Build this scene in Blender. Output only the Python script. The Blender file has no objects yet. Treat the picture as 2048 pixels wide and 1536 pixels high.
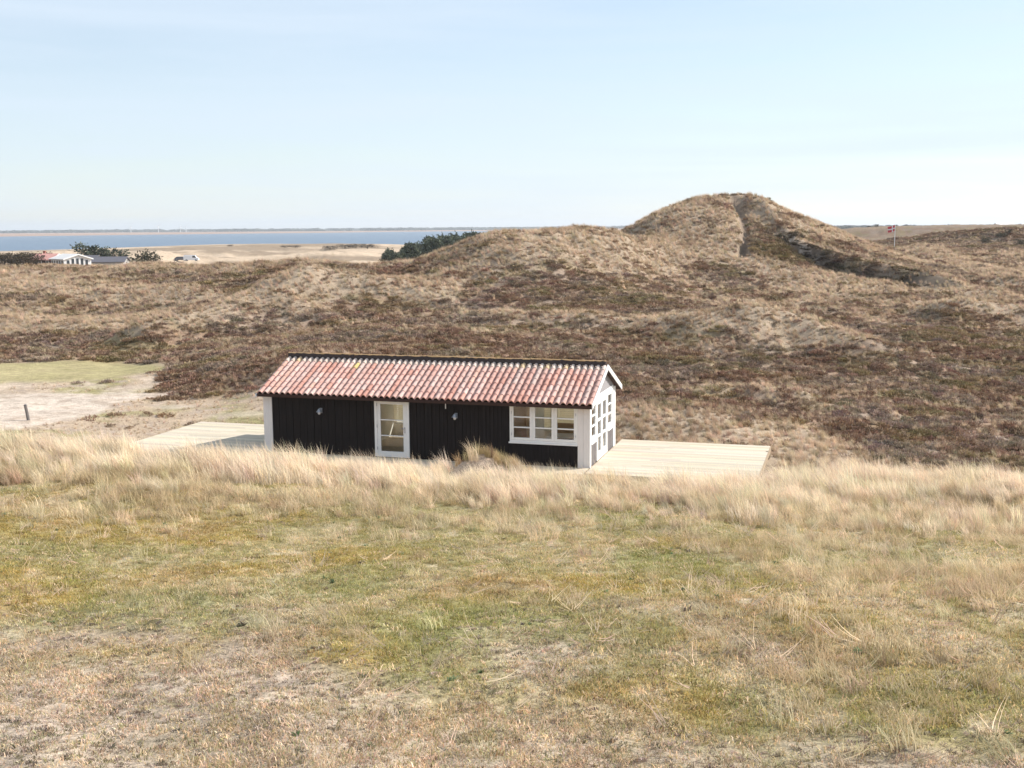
import bpy, math, random
import numpy as np
from mathutils import Matrix, Vector

rng = np.random.default_rng(7)
random.seed(7)
S = bpy.context.scene
COL = S.collection

# ------------------------------------------------------------------ camera, sky, sun, exposure
F = 2300.0                                   # focal length in pixels of a 2048 px wide picture
PITCH = math.radians(7.786)
ROLL = math.radians(0.3917)
cp, sp, cr, sr = math.cos(PITCH), math.sin(PITCH), math.cos(ROLL), math.sin(ROLL)
fwd = Vector((0, cp, -sp)); U0 = Vector((0, sp, cp)); X0 = Vector((1, 0, 0))
right = X0 * cr + U0 * (-sr) * -1.0 * -1.0
up = U0 * cr + X0 * sr
cam_data = bpy.data.cameras.new('camera')
cam = bpy.data.objects.new('camera', cam_data); COL.objects.link(cam)
m = Matrix.Identity(4)
for i in range(3):
    m[i][0] = right[i]; m[i][1] = up[i]; m[i][2] = -fwd[i]
cam.matrix_world = m
cam_data.sensor_fit = 'HORIZONTAL'
cam_data.angle_x = 2 * math.atan(1024 / F)
cam_data.clip_start = 0.1; cam_data.clip_end = 40000
S.camera = cam

SUN_EL = math.radians(35.7)
SUN_AZ = math.radians(66.0)                  # clockwise from the viewing direction (+Y)
sun_dir = Vector((math.sin(SUN_AZ) * math.cos(SUN_EL), math.cos(SUN_AZ) * math.cos(SUN_EL), math.sin(SUN_EL)))
sl = bpy.data.lights.new('sun', 'SUN'); sl.energy = 5.0; sl.angle = math.radians(0.53); sl.color = (1.0, 0.95, 0.88)
sun = bpy.data.objects.new('sun', sl); COL.objects.link(sun)
sun.rotation_euler = (-sun_dir).to_track_quat('-Z', 'Y').to_euler()

W = bpy.data.worlds.new('World'); S.world = W; W.use_nodes = True
nt = W.node_tree; nt.nodes.clear()
def N(t, kind, **kw):
    n = t.nodes.new(kind)
    for k, v in kw.items():
        if k.startswith('i_'): n.inputs[k[2:].replace('_', ' ')].default_value = v
        elif k.startswith('n_'): n.inputs[int(k[2:])].default_value = v
        else: setattr(n, k, v)
    return n
out = N(nt, 'ShaderNodeOutputWorld'); bg = N(nt, 'ShaderNodeBackground', i_Strength=0.1)
sky = N(nt, 'ShaderNodeTexSky', sky_type='NISHITA', sun_disc=False, sun_elevation=SUN_EL, sun_rotation=SUN_AZ,
        altitude=20, air_density=1.0, dust_density=0.25, ozone_density=0.8)
geo = N(nt, 'ShaderNodeTexCoord')
# thin cirrus veil: streaky noise over the sky direction, stretched along the horizon
mp = N(nt, 'ShaderNodeMapping'); mp.inputs['Scale'].default_value = (1.0, 1.4, 15.0); mp.inputs['Rotation'].default_value = (0.02, 0.10, 0.4)
nz = N(nt, 'ShaderNodeTexNoise', i_Scale=1.7, i_Detail=7.0, i_Roughness=0.55, i_Distortion=0.35)
ramp = N(nt, 'ShaderNodeMapRange'); ramp.inputs['From Min'].default_value = 0.30; ramp.inputs['From Max'].default_value = 0.72
ramp.inputs['To Min'].default_value = 0.45; ramp.inputs['To Max'].default_value = 0.94
mix = N(nt, 'ShaderNodeMix', data_type='RGBA')
mix.inputs['B'].default_value = (5.15, 5.95, 6.85, 1)
nt.links.new(geo.outputs['Generated'], mp.inputs['Vector']); nt.links.new(mp.outputs[0], nz.inputs['Vector'])
nt.links.new(nz.outputs['Fac'], ramp.inputs['Value']); nt.links.new(ramp.outputs[0], mix.inputs['Factor'])
nt.links.new(sky.outputs[0], mix.inputs['A']); nt.links.new(mix.outputs['Result'], bg.inputs['Color'])
nt.links.new(bg.outputs[0], out.inputs['Surface'])

vs = S.view_settings
vs.view_transform = 'Standard'; vs.look = 'None'; vs.gamma = 1.0; vs.exposure = 0.60; vs.use_curve_mapping = False
S.cycles.max_bounces = 8; S.cycles.transparent_max_bounces = 16
S.cycles.diffuse_bounces = 5; S.cycles.volume_bounces = 0

# ------------------------------------------------------------------ helpers
def ray(u, v):
    dx, dy = u - 1024.0, v - 768.0
    x = cr * dx - sr * dy; y = sr * dx + cr * dy
    return np.array([x, F * cp - y * sp, -F * sp - y * cp]) / F
def P(u, v, Y):
    d = ray(u, v); return d * (Y / d[1])
def G(u, v, z):
    d = ray(u, v); return d * (z / d[2])
def tag(o, label=None, cat=None, group=None, kind=None):
    if label: o['label'] = label
    if cat: o['category'] = cat
    if group: o['group'] = group
    if kind: o['kind'] = kind
    return o
def empty(name, loc, rz=0.0, label=None, cat=None, group=None):
    o = bpy.data.objects.new(name, None); COL.objects.link(o)
    o.location = loc; o.rotation_euler = (0, 0, rz); o.empty_display_size = 0.3
    return tag(o, label, cat, group)

class MB:
    def __init__(s): s.v = []; s.f = []; s.c = []
    def add(s, vs, fs, c=None):
        b = len(s.v); s.v += [tuple(p) for p in vs]
        for f in fs: s.f.append([b + i for i in f]); s.c.append(c)
        return s
    def box(s, x0, x1, y0, y1, z0, z1, c=None):
        return s.hexa([(x0,y0,z0),(x1,y0,z0),(x1,y1,z0),(x0,y1,z0),(x0,y0,z1),(x1,y0,z1),(x1,y1,z1),(x0,y1,z1)], c)
    def hexa(s, p, c=None):
        return s.add(p, [(0,3,2,1),(4,5,6,7),(0,1,5,4),(1,2,6,5),(2,3,7,6),(3,0,4,7)], c)
    def prism(s, poly, axis, a0, a1, c=None):
        # poly: list of 2D points; extruded along axis 'x','y' or 'z'
        n = len(poly)
        def put(p, a):
            return {'x': (a, p[0], p[1]), 'y': (p[0], a, p[1]), 'z': (p[0], p[1], a)}[axis]
        vs = [put(p, a0) for p in poly] + [put(p, a1) for p in poly]
        fs = [tuple(range(n))[::-1], tuple(range(n, 2*n))] + [(i, (i+1) % n, n + (i+1) % n, n + i) for i in range(n)]
        return s.add(vs, fs, c)
    def tube(s, pts, radii, n=8, c=None, cap=True):
        pts = [Vector(p) for p in pts]; b = len(s.v)
        if not hasattr(radii, '__len__'): radii = [radii] * len(pts)
        for i, p in enumerate(pts):
            t = (pts[min(i+1, len(pts)-1)] - pts[max(i-1, 0)]).normalized()
            q = t.orthogonal().normalized() if abs(t.z) < 0.99 else Vector((1, 0, 0))
            r = t.cross(q).normalized(); q = r.cross(t)
            for k in range(n):
                a = 2 * math.pi * k / n
                s.v.append(tuple(p + (q * math.cos(a) + r * math.sin(a)) * radii[i]))
        for i in range(len(pts) - 1):
            for k in range(n):
                s.f.append([b + i*n + k, b + i*n + (k+1) % n, b + (i+1)*n + (k+1) % n, b + (i+1)*n + k]); s.c.append(c)
        if cap:
            s.f.append([b + k for k in range(n)][::-1]); s.c.append(c)
            s.f.append([b + (len(pts)-1)*n + k for k in range(n)]); s.c.append(c)
        return s
    def build(s, name, mat, parent=None, bevel=0.0, smooth=False):
        me = bpy.data.meshes.new(name)
        me.from_pydata(s.v, [], s.f); me.update()
        if any(c is not None for c in s.c):
            at = me.color_attributes.new('col', 'FLOAT_COLOR', 'CORNER')
            arr = np.ones((len(me.loops), 4), np.float32); k = 0
            for f, c in zip(s.f, s.c):
                arr[k:k+len(f), :3] = c if c is not None else (1, 1, 1); k += len(f)
            at.data.foreach_set('color', arr.ravel())
        if smooth:
            me.polygons.foreach_set('use_smooth', [True] * len(me.polygons))
        o = bpy.data.objects.new(name, me); COL.objects.link(o)
        me.materials.append(mat)
        if parent: o.parent = parent
        if bevel:
            b = o.modifiers.new('bevel', 'BEVEL'); b.width = bevel; b.segments = 2; b.limit_method = 'ANGLE'
        return o

def new_mat(name):
    m = bpy.data.materials.new(name); m.use_nodes = True
    t = m.node_tree; t.nodes.clear()
    o = N(t, 'ShaderNodeOutputMaterial')
    return m, t, o
def simple(name, col, rough=0.6, vary=0.15, scale=6.0, metallic=0.0, stretch=(1, 1, 1), bump=0.0, spec=0.3, attr=False, fine=0.0):
    m, t, o = new_mat(name)
    b = N(t, 'ShaderNodeBsdfPrincipled'); b.inputs['Roughness'].default_value = rough
    b.inputs['Metallic'].default_value = metallic; b.inputs['Specular IOR Level'].default_value = spec
    tc = N(t, 'ShaderNodeTexCoord'); mp = N(t, 'ShaderNodeMapping'); mp.inputs['Scale'].default_value = stretch
    nz = N(t, 'ShaderNodeTexNoise', i_Scale=scale, i_Detail=6.0, i_Roughness=0.65)
    mr = N(t, 'ShaderNodeMapRange'); mr.inputs['From Min'].default_value = 0.25; mr.inputs['From Max'].default_value = 0.75
    mr.inputs['To Min'].default_value = 1 - vary; mr.inputs['To Max'].default_value = 1 + vary
    mul = N(t, 'ShaderNodeVectorMath', operation='SCALE')
    t.links.new(tc.outputs['Object'], mp.inputs[0]); t.links.new(mp.outputs[0], nz.inputs['Vector'])
    t.links.new(nz.outputs['Fac'], mr.inputs['Value']); t.links.new(mr.outputs[0], mul.inputs['Scale'])
    if attr:
        a = N(t, 'ShaderNodeAttribute', attribute_name='col'); t.links.new(a.outputs['Color'], mul.inputs[0])
    else:
        mul.inputs[0].default_value = col[:3]
    t.links.new(mul.outputs[0], b.inputs['Base Color'])
    if bump:
        bp = N(t, 'ShaderNodeBump', i_Strength=bump, i_Distance=0.02); t.links.new(nz.outputs['Fac'], bp.inputs['Height'])
        t.links.new(bp.outputs[0], b.inputs['Normal'])
    t.links.new(b.outputs[0], o.inputs['Surface'])
    return m

# numpy value noise / fbm
def _h(ix, iy, s):
    n = (ix.astype(np.int64) * 374761393 + iy.astype(np.int64) * 668265263 + s * 974711) & 0x7fffffff
    n = ((n ^ (n >> 13)) * 1274126177) & 0x7fffffff
    n = (n ^ (n >> 16)) & 0xffffff
    return n / float(0xffffff)
def vnoise(x, y, s=0):
    x = np.asarray(x, float); y = np.asarray(y, float)
    ix = np.floor(x); iy = np.floor(y); fx = x - ix; fy = y - iy
    fx = fx*fx*fx*(fx*(fx*6-15)+10); fy = fy*fy*fy*(fy*(fy*6-15)+10)
    a = _h(ix, iy, s); b = _h(ix+1, iy, s); c = _h(ix, iy+1, s); d = _h(ix+1, iy+1, s)
    return (a*(1-fx)+b*fx)*(1-fy) + (c*(1-fx)+d*fx)*fy
def fbm(x, y, o=4, s=0, g=0.5):
    x = np.asarray(x, float); y = np.asarray(y, float)
    r = 0; a = 1; t = 0
    for i in range(o):
        r = r + a * vnoise(x + 17.3*i, y - 9.1*i, s + i*31); t += a; a *= g
        x, y = x*1.6 - y*1.2, x*1.2 + y*1.6
    return r / t                               # about 0.5 mean
def sm(a, b, x):
    t = np.clip((x - a) / (b - a), 0, 1); return t*t*(3-2*t)

# ------------------------------------------------------------------ the house frame (needed by the terrain)
YAW = math.radians(16.504)
HO = np.array([2.605, 38.27, -8.11])         # front right corner of the cabin, at deck level
hx = np.array([math.cos(YAW), -math.sin(YAW)]); hy = np.array([math.sin(YAW), math.cos(YAW)])
HL, HW = 12.22, 4.27
def to_house(x, y):
    dx, dy = x - HO[0], y - HO[1]
    return dx*hx[0] + dy*hx[1], dx*hy[0] + dy*hy[1]
def from_house(lx, ly):
    return HO[0] + lx*hx[0] + ly*hy[0], HO[1] + lx*hx[1] + ly*hy[1]

# ------------------------------------------------------------------ terrain
SEA = -15.5
cpts = []
def C(u, v, Y, dz=0.0):
    p = P(u, v, Y); cpts.append((p[0], p[1], p[2] + dz))
def CZ(u, Y, z):
    cpts.append(((u - 1024) / F * Y * 1.01, Y, z))
for u in (-900, -100, 500, 1024, 1600, 2150, 3000):
    CZ(u, 2.5, -2.55); CZ(u, 6.6, -3.25); CZ(u, 12, -4.1 + 0.1*(u > 1500)); CZ(u, 20, -5.25 + (0.25 if u < 300 else 0))
for u, v in ((-900, 855), (-200, 865), (0, 868), (300, 888), (540, 908), (750, 932), (900, 944), (1150, 958), (1300, 962), (1540, 950), (1800, 945), (2048, 952), (2300, 955), (3000, 955)):
    C(u, v, 29.0, -0.36 - 0.16*(100 < u < 700) - 0.04*(u > 700) - 0.09*(u > 1500))
for lx in (-19, -15, -11, -7, -3, 1, 4.5):
    for ly in (-3.0, 0, 3, 6.0):
        if ly < -2 and -12 < lx < -1: continue
        x, y = from_house(lx, ly); cpts.append((x, y, -8.5 if ly > -2.5 else -8.42))
for lx in (-11, -7, -2):
    x, y = from_house(lx, -2.2); cpts.append((x, y, -8.30))
x, y = from_house(6.6, 1.0); cpts.append((x, y, -8.75)); x, y = from_house(6.6, 4.0); cpts.append((x, y, -8.7))
for u, v, z in ((20, 800, -8.15), (200, 790, -8.15), (60, 850, -8.15), (250, 815, -8.2), (430, 825, -8.25), (-200, 820, -8.1), (-600, 800, -8.0)):
    p = G(u, v, z); cpts.append(tuple(p))
for a in ((130, 750, 62), (30, 740, 64), (-300, 735, 66), (235, 735, 66),
          (300, 778, 58), (500, 775, 56), (600, 600, 88), (450, 650, 80), (400, 705, 70), (520, 690, 68), (150, 655, 88), (0, 690, 76), (-300, 680, 80),
          (100, 600, 100), (300, 610, 98), (100, 576, 110), (0, 543, 117), (-300, 542, 118), (65, 557, 116), (120, 559, 116), (170, 555, 116.5), (380, 534, 119), (350, 552, 112), (300, 529, 119), (500, 534, 115),
          (620, 520, 118), (220, 539, 118), (-700, 560, 115), (-700, 650, 85),
          (900, 560, 98), (1000, 520, 100),
          (700, 600, 90), (800, 640, 80), (900, 680, 68), (640, 690, 64), (600, 715, 58), (900, 720, 60), (1100, 600, 88), (1100, 540, 98), (1100, 500, 104),
          (1300, 560, 105), (1300, 520, 112), (1300, 640, 82), (1300, 700, 68), (1300, 780, 55), (1300, 830, 48.8), (1100, 660, 76), (1050, 720, 62),
          (1500, 620, 88), (1420, 680, 73), (1500, 671, 73), (1600, 682, 73), (1700, 712, 70), (1500, 735, 63), (1620, 745, 63), (1400, 780, 56), (1600, 850, 49), (1800, 850, 50), (1800, 920, 44.5),
          (2048, 932, 44.5), (2400, 935, 44), (1650, 905, 45), (1720, 740, 65), (1900, 700, 72), (2048, 700, 74), (2300, 700, 75), (1900, 640, 88), (2048, 642, 90), (2300, 640, 92),
          (1900, 582, 112), (2048, 560, 125), (2300, 560, 125), (2048, 520, 165), (1950, 500, 190), (1800, 502, 190), (1788, 489, 235), (1870, 488, 235), (2048, 472, 240), (2300, 470, 240), (1960, 464, 270),
          (1850, 474, 330), (1750, 474, 330), (1700, 460, 380), (1790, 459, 440), (1900, 458, 440), (2048, 457, 450), (2300, 456, 450),
          # the big dune: crest line, left face, spur towards the viewer, scarp below it
          (1450, 391, 140), (1480, 390, 140), (1510, 391, 140), (1400, 396, 138.5), (1350, 413, 136), (1300, 439, 132), (1545, 408, 141), (1600, 432, 144), (1650, 452, 147), (1720, 481, 149), (1800, 517, 146), (1880, 543, 140),
          (1400, 440, 130), (1480, 440, 130.5), (1400, 490, 122), (1480, 480, 124), (1480, 512, 119.5), (1330, 490, 120), (1560, 500, 121.5), (1560, 468, 126),
          (1550, 440, 135), (1600, 487, 128.5), (1660, 508, 125), (1750, 533, 121), (1870, 563, 116), (1640, 535, 118.5), (1750, 556, 114.5), (1580, 540, 116)):
    C(*a)
for u, v, Y in ((720, 533, 112), (770, 529, 109), (817, 525, 107), (861, 513, 105), (905, 498, 104.5), (949, 484, 105), (993, 475, 106), (1037, 469, 107), (1075, 467, 107.5), (1110, 466, 108), (1170, 468, 110), (1245, 469, 113)):
    C(u, v, Y); C(u, v + 5, Y + 7); C(u, v + 22, Y + 18)
for u, Y, z in ((1350, 160, -4.0), (1480, 162, -1.5), (1620, 168, -3.5), (1800, 165, -5.6), (1300, 200, -7), (1500, 200, -6), (1700, 215, -5.2), (1500, 350, -9), (1300, 330, -10),
                (700, 150, -9), (500, 150, -9), (300, 150, -8.5), (0, 150, -8), (-500, 150, -8), (1150, 150, -4.5), (950, 185, -7.5), (1150, 190, -8), (1250, 150, -5),
                (-600, 270, -9), (0, 270, -8.6), (300, 275, -9.4), (600, 270, -10), (900, 270, -9), (1150, 270, -10)):
    CZ(u, Y, z)
for u, v, Y in ((0, 528, 330), (300, 519, 400), (380, 522, 400), (600, 520, 400), (800, 520, 400), (300, 508, 500), (600, 505, 560), (750, 503, 560), (0, 503, 640),
                (480, 493, 640), (330, 498, 640), (600, 488, 700), (700, 487, 700), (780, 490, 690), (150, 500, 760), (440, 489, 760)):
    C(u, v, Y)
for u, Y, z in ((-900, 900, -17), (-300, 900, -17), (200, 900, -17), (600, 900, -17), (900, 900, -17), (1150, 900, -16), (1150, 500, -11), (950, 480, -10.5),
                (1350, 900, -12), (1600, 800, -8), (1850, 800, -6), (2100, 800, -5), (2800, 800, -6)):
    CZ(u, Y, z)
cpts = np.array(cpts)
def _w(x, y):
    th = np.arctan2(x, y); r = np.hypot(x, y)
    th = np.clip(th, -0.8, 0.8)
    return th, np.log(np.maximum(r, 1.5))
def _phi(d2):
    return 0.5 * d2 * np.log(d2 + 1e-12)
cth, clr = _w(cpts[:, 0], cpts[:, 1])
n_c = len(cpts)
K = _phi((cth[:, None]-cth[None])**2 + (clr[:, None]-clr[None])**2) + np.eye(n_c) * 2e-5
A = np.zeros((n_c+3, n_c+3)); A[:n_c, :n_c] = K
Pm = np.stack([np.ones(n_c), cth, clr], 1); A[:n_c, n_c:] = Pm; A[n_c:, :n_c] = Pm.T
sol = np.linalg.solve(A, np.concatenate([cpts[:, 2], np.zeros(3)]))
def tps(x, y):
    th, lr = _w(x, y); th = th.ravel(); lr = lr.ravel(); o = np.empty(len(th))
    for i in range(0, len(th), 20000):
        t, l = th[i:i+20000], lr[i:i+20000]
        o[i:i+20000] = _phi((t[:, None]-cth)**2 + (l[:, None]-clr)**2) @ sol[:n_c] + sol[n_c] + sol[n_c+1]*t + sol[n_c+2]*l
    return o

def seg_dist(x, y, pts):
    """distance to a polyline and the position along it (0..1)"""
    best = np.full(x.shape, 1e9); pos = np.zeros(x.shape); n = len(pts) - 1
    for i in range(n):
        ax, ay = pts[i][:2]; bx, by = pts[i+1][:2]
        dx, dy = bx-ax, by-ay
        t = np.clip(((x-ax)*dx + (y-ay)*dy) / (dx*dx+dy*dy+1e-9), 0, 1)
        d = np.hypot(x-ax-t*dx, y-ay-t*dy)
        k = d < best; best = np.where(k, d, best); pos = np.where(k, (i+t)/n, pos)
    return best, pos

def side_of(x, y, pts):
    best = np.full(x.shape, 1e9); sd = np.zeros(x.shape)
    for i in range(len(pts)-1):
        ax, ay = pts[i][:2]; bx, by = pts[i+1][:2]; dx, dy = bx-ax, by-ay
        t = np.clip(((x-ax)*dx + (y-ay)*dy) / (dx*dx+dy*dy+1e-9), 0, 1)
        d = np.hypot(x-ax-t*dx, y-ay-t*dy); c = -(dx*(y-ay)-dy*(x-ax))/math.hypot(dx, dy)
        k = d < best; best = np.where(k, d, best); sd = np.where(k, c, sd)
    return -sd
spur = [P(1512, 392, 140.5), P(1548, 436, 135.5), P(1600, 487, 128.8), P(1660, 508, 125.3), P(1750, 533, 121.3), P(1870, 563, 116.2)]
gully = [P(1470, 393, 139.5), P(1484, 412, 136), P(1491, 440, 130.5), P(1491, 468, 126), P(1484, 505, 120.2)]
scarp = [P(1575, 478, 129), P(1600, 500, 126), P(1640, 519, 122.5), P(1700, 536, 119.5), P(1790, 556, 116), P(1868, 569, 114)]
mound_c = P(952, 935, 35.0)                  # little sandy hummock in front of the cabin
crests = [  # brows of the heath dunes: polyline, half width, cover of pale grass, extra height
    ([P(300, 523, 119), P(500, 531, 115), P(620, 520, 118), P(740, 527, 112), P(830, 508, 106), P(1000, 473, 108), P(1100, 460, 108), P(1250, 464, 112)], 3.0, 0.8, 0.0),
    ([P(760, 590, 92), P(900, 575, 96), P(1000, 545, 99), P(1100, 520, 102)], 2.2, 0.75, 0.6),
    ([P(560, 608, 88), P(700, 600, 90), P(860, 602, 89)], 2.0, 0.8, 0.6),
    ([P(980, 640, 80), P(1150, 655, 78), P(1300, 660, 76)], 1.6, 0.6, 0.5),
    ([P(1100, 470, 107), P(1250, 475, 113), P(1400, 500, 119), P(1500, 530, 118), P(1650, 560, 113)], 3.2, 0.85, 0.0),
    ([P(1400, 684, 73), P(1500, 672, 73), P(1620, 690, 72.5), P(1740, 730, 68)], 2.0, 1.0, 1.0),
    ([P(1450, 790, 55), P(1600, 800, 54)], 0.8, 0.5, 0.3),
    ([P(1890, 640, 88), P(1960, 648, 88), P(2060, 660, 87)], 1.6, 0.9, 0.8),
    ([P(1870, 568, 116), P(1960, 590, 110), P(2060, 615, 104)], 1.8, 0.95, 0.4),
    ([P(1830, 500, 195), P(1950, 540, 150), P(2048, 580, 118)], 2.2, 0.7, 0.5),
    ([P(0, 575, 107), P(200, 590, 103), P(330, 600, 100)], 3.2, 0.8, 0.5),
    ([P(-40, 655, 88), P(60, 660, 86), P(150, 672, 84)], 3.4, 1.0, 0.5),
    ([P(300, 690, 76), P(450, 645, 82), P(640, 605, 89)], 1.8, 0.75, 0.8),
    ([P(0, 548, 114), P(120, 553, 116)], 2.6, 0.85, 0.0),
    ([P(1270, 850, 47), P(1420, 870, 47), P(1560, 890, 46)], 2.4, 1.0, 0.2),
    ([P(1560, 905, 45), P(1640, 915, 44.5), P(1700, 935, 43.5)], 1.2, 0.7, 0.0)]
def lawn_flat(x, y): return sm(26, 12, np.hypot(x, y))
def H(x, y):
    x = np.asarray(x, float); y = np.asarray(y, float); sh = x.shape
    x = x.ravel(); y = y.ravel(); r = np.hypot(x, y)
    z = tps(x, y)
    th = np.abs(np.arctan2(x, y))
    z = z + (np.minimum(z, -2.0) - z) * 0      # keep
    # beyond the last control points: fjord bed on the left, low land on the right, far shore
    far = sm(850, 1300, r)
    az = np.arctan2(x, y)
    land = sm(0.02, 0.10, az) + sm(0.95, 1.2, -az)
    far_h = (-19.0) * (1-np.clip(land, 0, 1)) + np.clip(land, 0, 1) * (-11.0)
    shore = sm(4300, 4700, r + 500*(fbm(x/900, y/900, 3, 5)-0.5) - 3500*np.clip(az, -0.5, 0.05))
    far_h = far_h*(1-shore) + np.maximum(far_h, -14.2)*shore
    z = z*(1-far) + far_h*far
    z = np.maximum(z, -22)
    # relief at the scale of hummocks
    lx, ly = to_house(x, y)
    ex = np.maximum(np.maximum(-18.6-lx, lx-6.2), 0); ey = np.maximum(np.maximum(-2.6-ly, ly-6.0), 0)
    dk = np.hypot(ex, ey)
    cabin = sm(0.3, 5.0, dk)
    sandflat = 1 - sm(4, 10, np.hypot((x + 19)/1.6, (y - 53)/0.9) - 6)
    heath = sm(40, 52, r) * (1 - sm(420, 800, r))
    n1 = fbm(x/7, y/7, 3, 11) - 0.5; n2 = fbm(x/1.7, y/1.7, 3, 23) - 0.5; n3 = fbm(x/26, y/26, 3, 37) - 0.5; n4 = fbm(x/0.5, y/0.5, 2, 51) - 0.5
    rel = heath * ((1.0*n1*sm(48, 75, r) + 0.55*n2)*(1-0.78*np.exp(-(np.hypot(x-26, y-130)/19)**4)) + 5.5*n3*sm(260, 420, r)*sm(0.15, 0.0, np.arctan2(x, y)) + 3.2*n3*sm(160, 240, r)*(1-0.75*sm(280, 360, r)))
    near = 1 - sm(30, 44, r)
    rel = rel + near * (0.26*n1 + 0.22*n2 + 0.07*n4) 
    pg = np.hypot((x+24.5)/8.5, (y-63)/7.0)
    z = z + rel * cabin * (1 - 0.85*sandflat) * (1 - 0.85*np.exp(-pg**4))
    for pl, w, _, hh in crests:
        if hh: z = z + 1.6*hh*np.exp(-(seg_dist(x, y, pl)[0]/(1.5*w))**2)*cabin
    # eroded scarp on the dune spur and the footpath gully
    ds, ps = seg_dist(x, y, spur)
    left = sm(0.4, -0.4, side_of(x, y, spur))
    z = z + sm(0.0, 0.12, ps)*sm(1.0, 0.85, ps)*(0.35*np.exp(-(ds/1.5)**2) - left*1.5*(1-np.exp(-ds/1.2))*np.exp(-(ds/5.0)**2))
    d, p = seg_dist(x, y, gully)
    z = z - 1.0*np.exp(-(d/(0.45+0.5*(1-p)))**2) * sm(0, 0.06, p)
    # sandy hummock by the cabin
    d = np.hypot((x-mound_c[0]-0.5)/1.35, (y-mound_c[1]-0.3)/0.8)
    z = z + 1.15*np.exp(-d**2)*(0.9+0.5*n2)
    d, p = seg_dist(x, y, scarp)
    z = z - (1.1+1.6*n2)*np.exp(-(d/1.5)**2)*sm(0, 0.12, p)*sm(1.0, 0.8, p)
    # behind the camera the dune top just carries on
    return z.reshape(sh)

# --- colours of the ground cover (albedo)
STRAW = np.array((0.74, 0.60, 0.45)); STRAW2 = np.array((0.54, 0.418, 0.302)); HEATHER = np.array((0.240, 0.160, 0.110))
HEATHER2 = np.array((0.265, 0.203, 0.156)); OLIVE = np.array((0.235, 0.185, 0.095)); GREEN = np.array((0.375, 0.33, 0.16))
MOSS = np.array((0.43, 0.325, 0.125)); PINK = np.array((0.55, 0.44, 0.355)); DRY = np.array((0.54, 0.45, 0.29)); SAND = np.array((0.51, 0.425, 0.35)); RUST = np.array((0.38, 0.25, 0.12))
def lerp(a, b, t): return a + (b - a) * np.asarray(t)[..., None]
def blob(x, y, u, v, z, rx, ry, ang=0.0, soft=0.5):
    c = G(u, v, z) if z < 0 else P(u, v, z)
    dx, dy = x-c[0], y-c[1]; ca, sa = math.cos(ang), math.sin(ang)
    d = np.hypot((dx*ca+dy*sa)/rx, (-dx*sa+dy*ca)/ry)
    return 1 - sm(1-soft, 1+soft, d)
def lawn_col(x, y):
    big = fbm(x/2.6, y/2.6, 4, 101); b2 = fbm(x/1.1+9, y/1.9, 4, 131); b3 = fbm(x/0.35, y/0.6, 3, 151); b4 = fbm(x/3.5-4, y/5, 3, 171)
    c = lerp(np.broadcast_to(GREEN, x.shape+(3,)), DRY, sm(0.36, 0.64, b2)*0.7)
    moss = sm(0.42, 0.66, big) * sm(28, 17, y) * sm(4.5, 8.0, y) * sm(5.5, 1.5, x)
    c = lerp(c, MOSS, moss*0.85)
    c = lerp(c, RUST, moss*sm(0.55, 0.72, b2)*0.5)
    pink = sm(0.45, 0.66, 0.6*b4 + 0.4*b2 + 0.16*sm(11, 6, y) - 0.14*sm(0, 3, x)) * sm(15, 9, y)
    c = lerp(c, PINK, pink*0.85)
    c = lerp(c, STRAW, sm(0.62, 0.8, b3)*0.5)
    c = lerp(c, GREEN*np.array((0.80, 0.92, 0.72)), sm(0.58, 0.78, fbm(x/1.9+31, y/3.0, 3, 191))*0.6)
    dry = sm(1.5, 5.5, x - 0.0*y) * sm(5, 9, y) * 0.45
    c = lerp(c, DRY*1.05, dry*sm(0.35, 0.6, b2))
    c = lerp(c, PINK*0.62, sm(0.66, 0.78, fbm(x/0.22+3, y/0.3, 2, 197))*0.5*pink)
    return c
def marram_mask(x, y):
    """cover of tall marram grass: the band along the brow of the slope"""
    n = fbm(x/2.2, y/3.0, 3, 211); n2 = fbm(x/6, y/6, 2, 231)
    lo = 23.5 + 3.0*(n-0.5)*2 - 4.0*sm(0, 7, x)*1.0 + 1.5*sm(-2, -9, x)*0
    band = sm(lo-1.5, lo+2.5, y)
    return band
def sand_mask(x, y):
    lx, ly = to_house(x, y)
    nn = 2.6*(fbm(x/1.8, y/1.8, 4, 253)-0.5)
    ed = -20.6 + 0.27*(y-46) + nn
    s = (1-sm(ed-0.5, ed+0.5, x))*(1-sm(56.5, 58.5, y+2*nn))*sm(40, 44, y)
    s = np.maximum(s, 0.8*(1-sm(-17.3, -15.6, x+nn))*np.exp(-((y-56.2-0.2*(x+18))/0.9)**2))
    s = np.maximum(s, 0.42*(1-sm(-18.5, -17.0, x+nn))*sm(56, 58, y)*(1-sm(58.5, 61, y+3*nn)))
    s = np.maximum(s, 0.6*blob(x, y, 350, 813, -8.2, 1.0, 0.5, 0, 0.5))
    s = np.maximum(s, 0.5*blob(x, y, 490, 828, -8.25, 2.0, 0.5, 0, 0.8))
    return s * sm(0.18, 0.5, s + 0.35*(fbm(x/1.6, y/1.1, 4, 251)-0.3))
def flats(x, y):
    lx, ly = to_house(x, y)
    lim = 55.5 + 11.0*sm(-17.5, -20.0, x) + 2.0*(fbm(x/2.5, y/2.5, 3, 255)-0.5)
    return (1-sm(lim-0.7, lim+0.7, y))*(1-sm(-11.5, -8.5, lx))
def patch_green(x, y):
    s = blob(x, y, 112, 748, 63.8, 5.6, 4.2, 0.0, 0.2)
    return s * sm(0.15, 0.45, s + 0.5*(fbm(x/2.5, y/1.6, 3, 261)-0.5))
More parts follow.
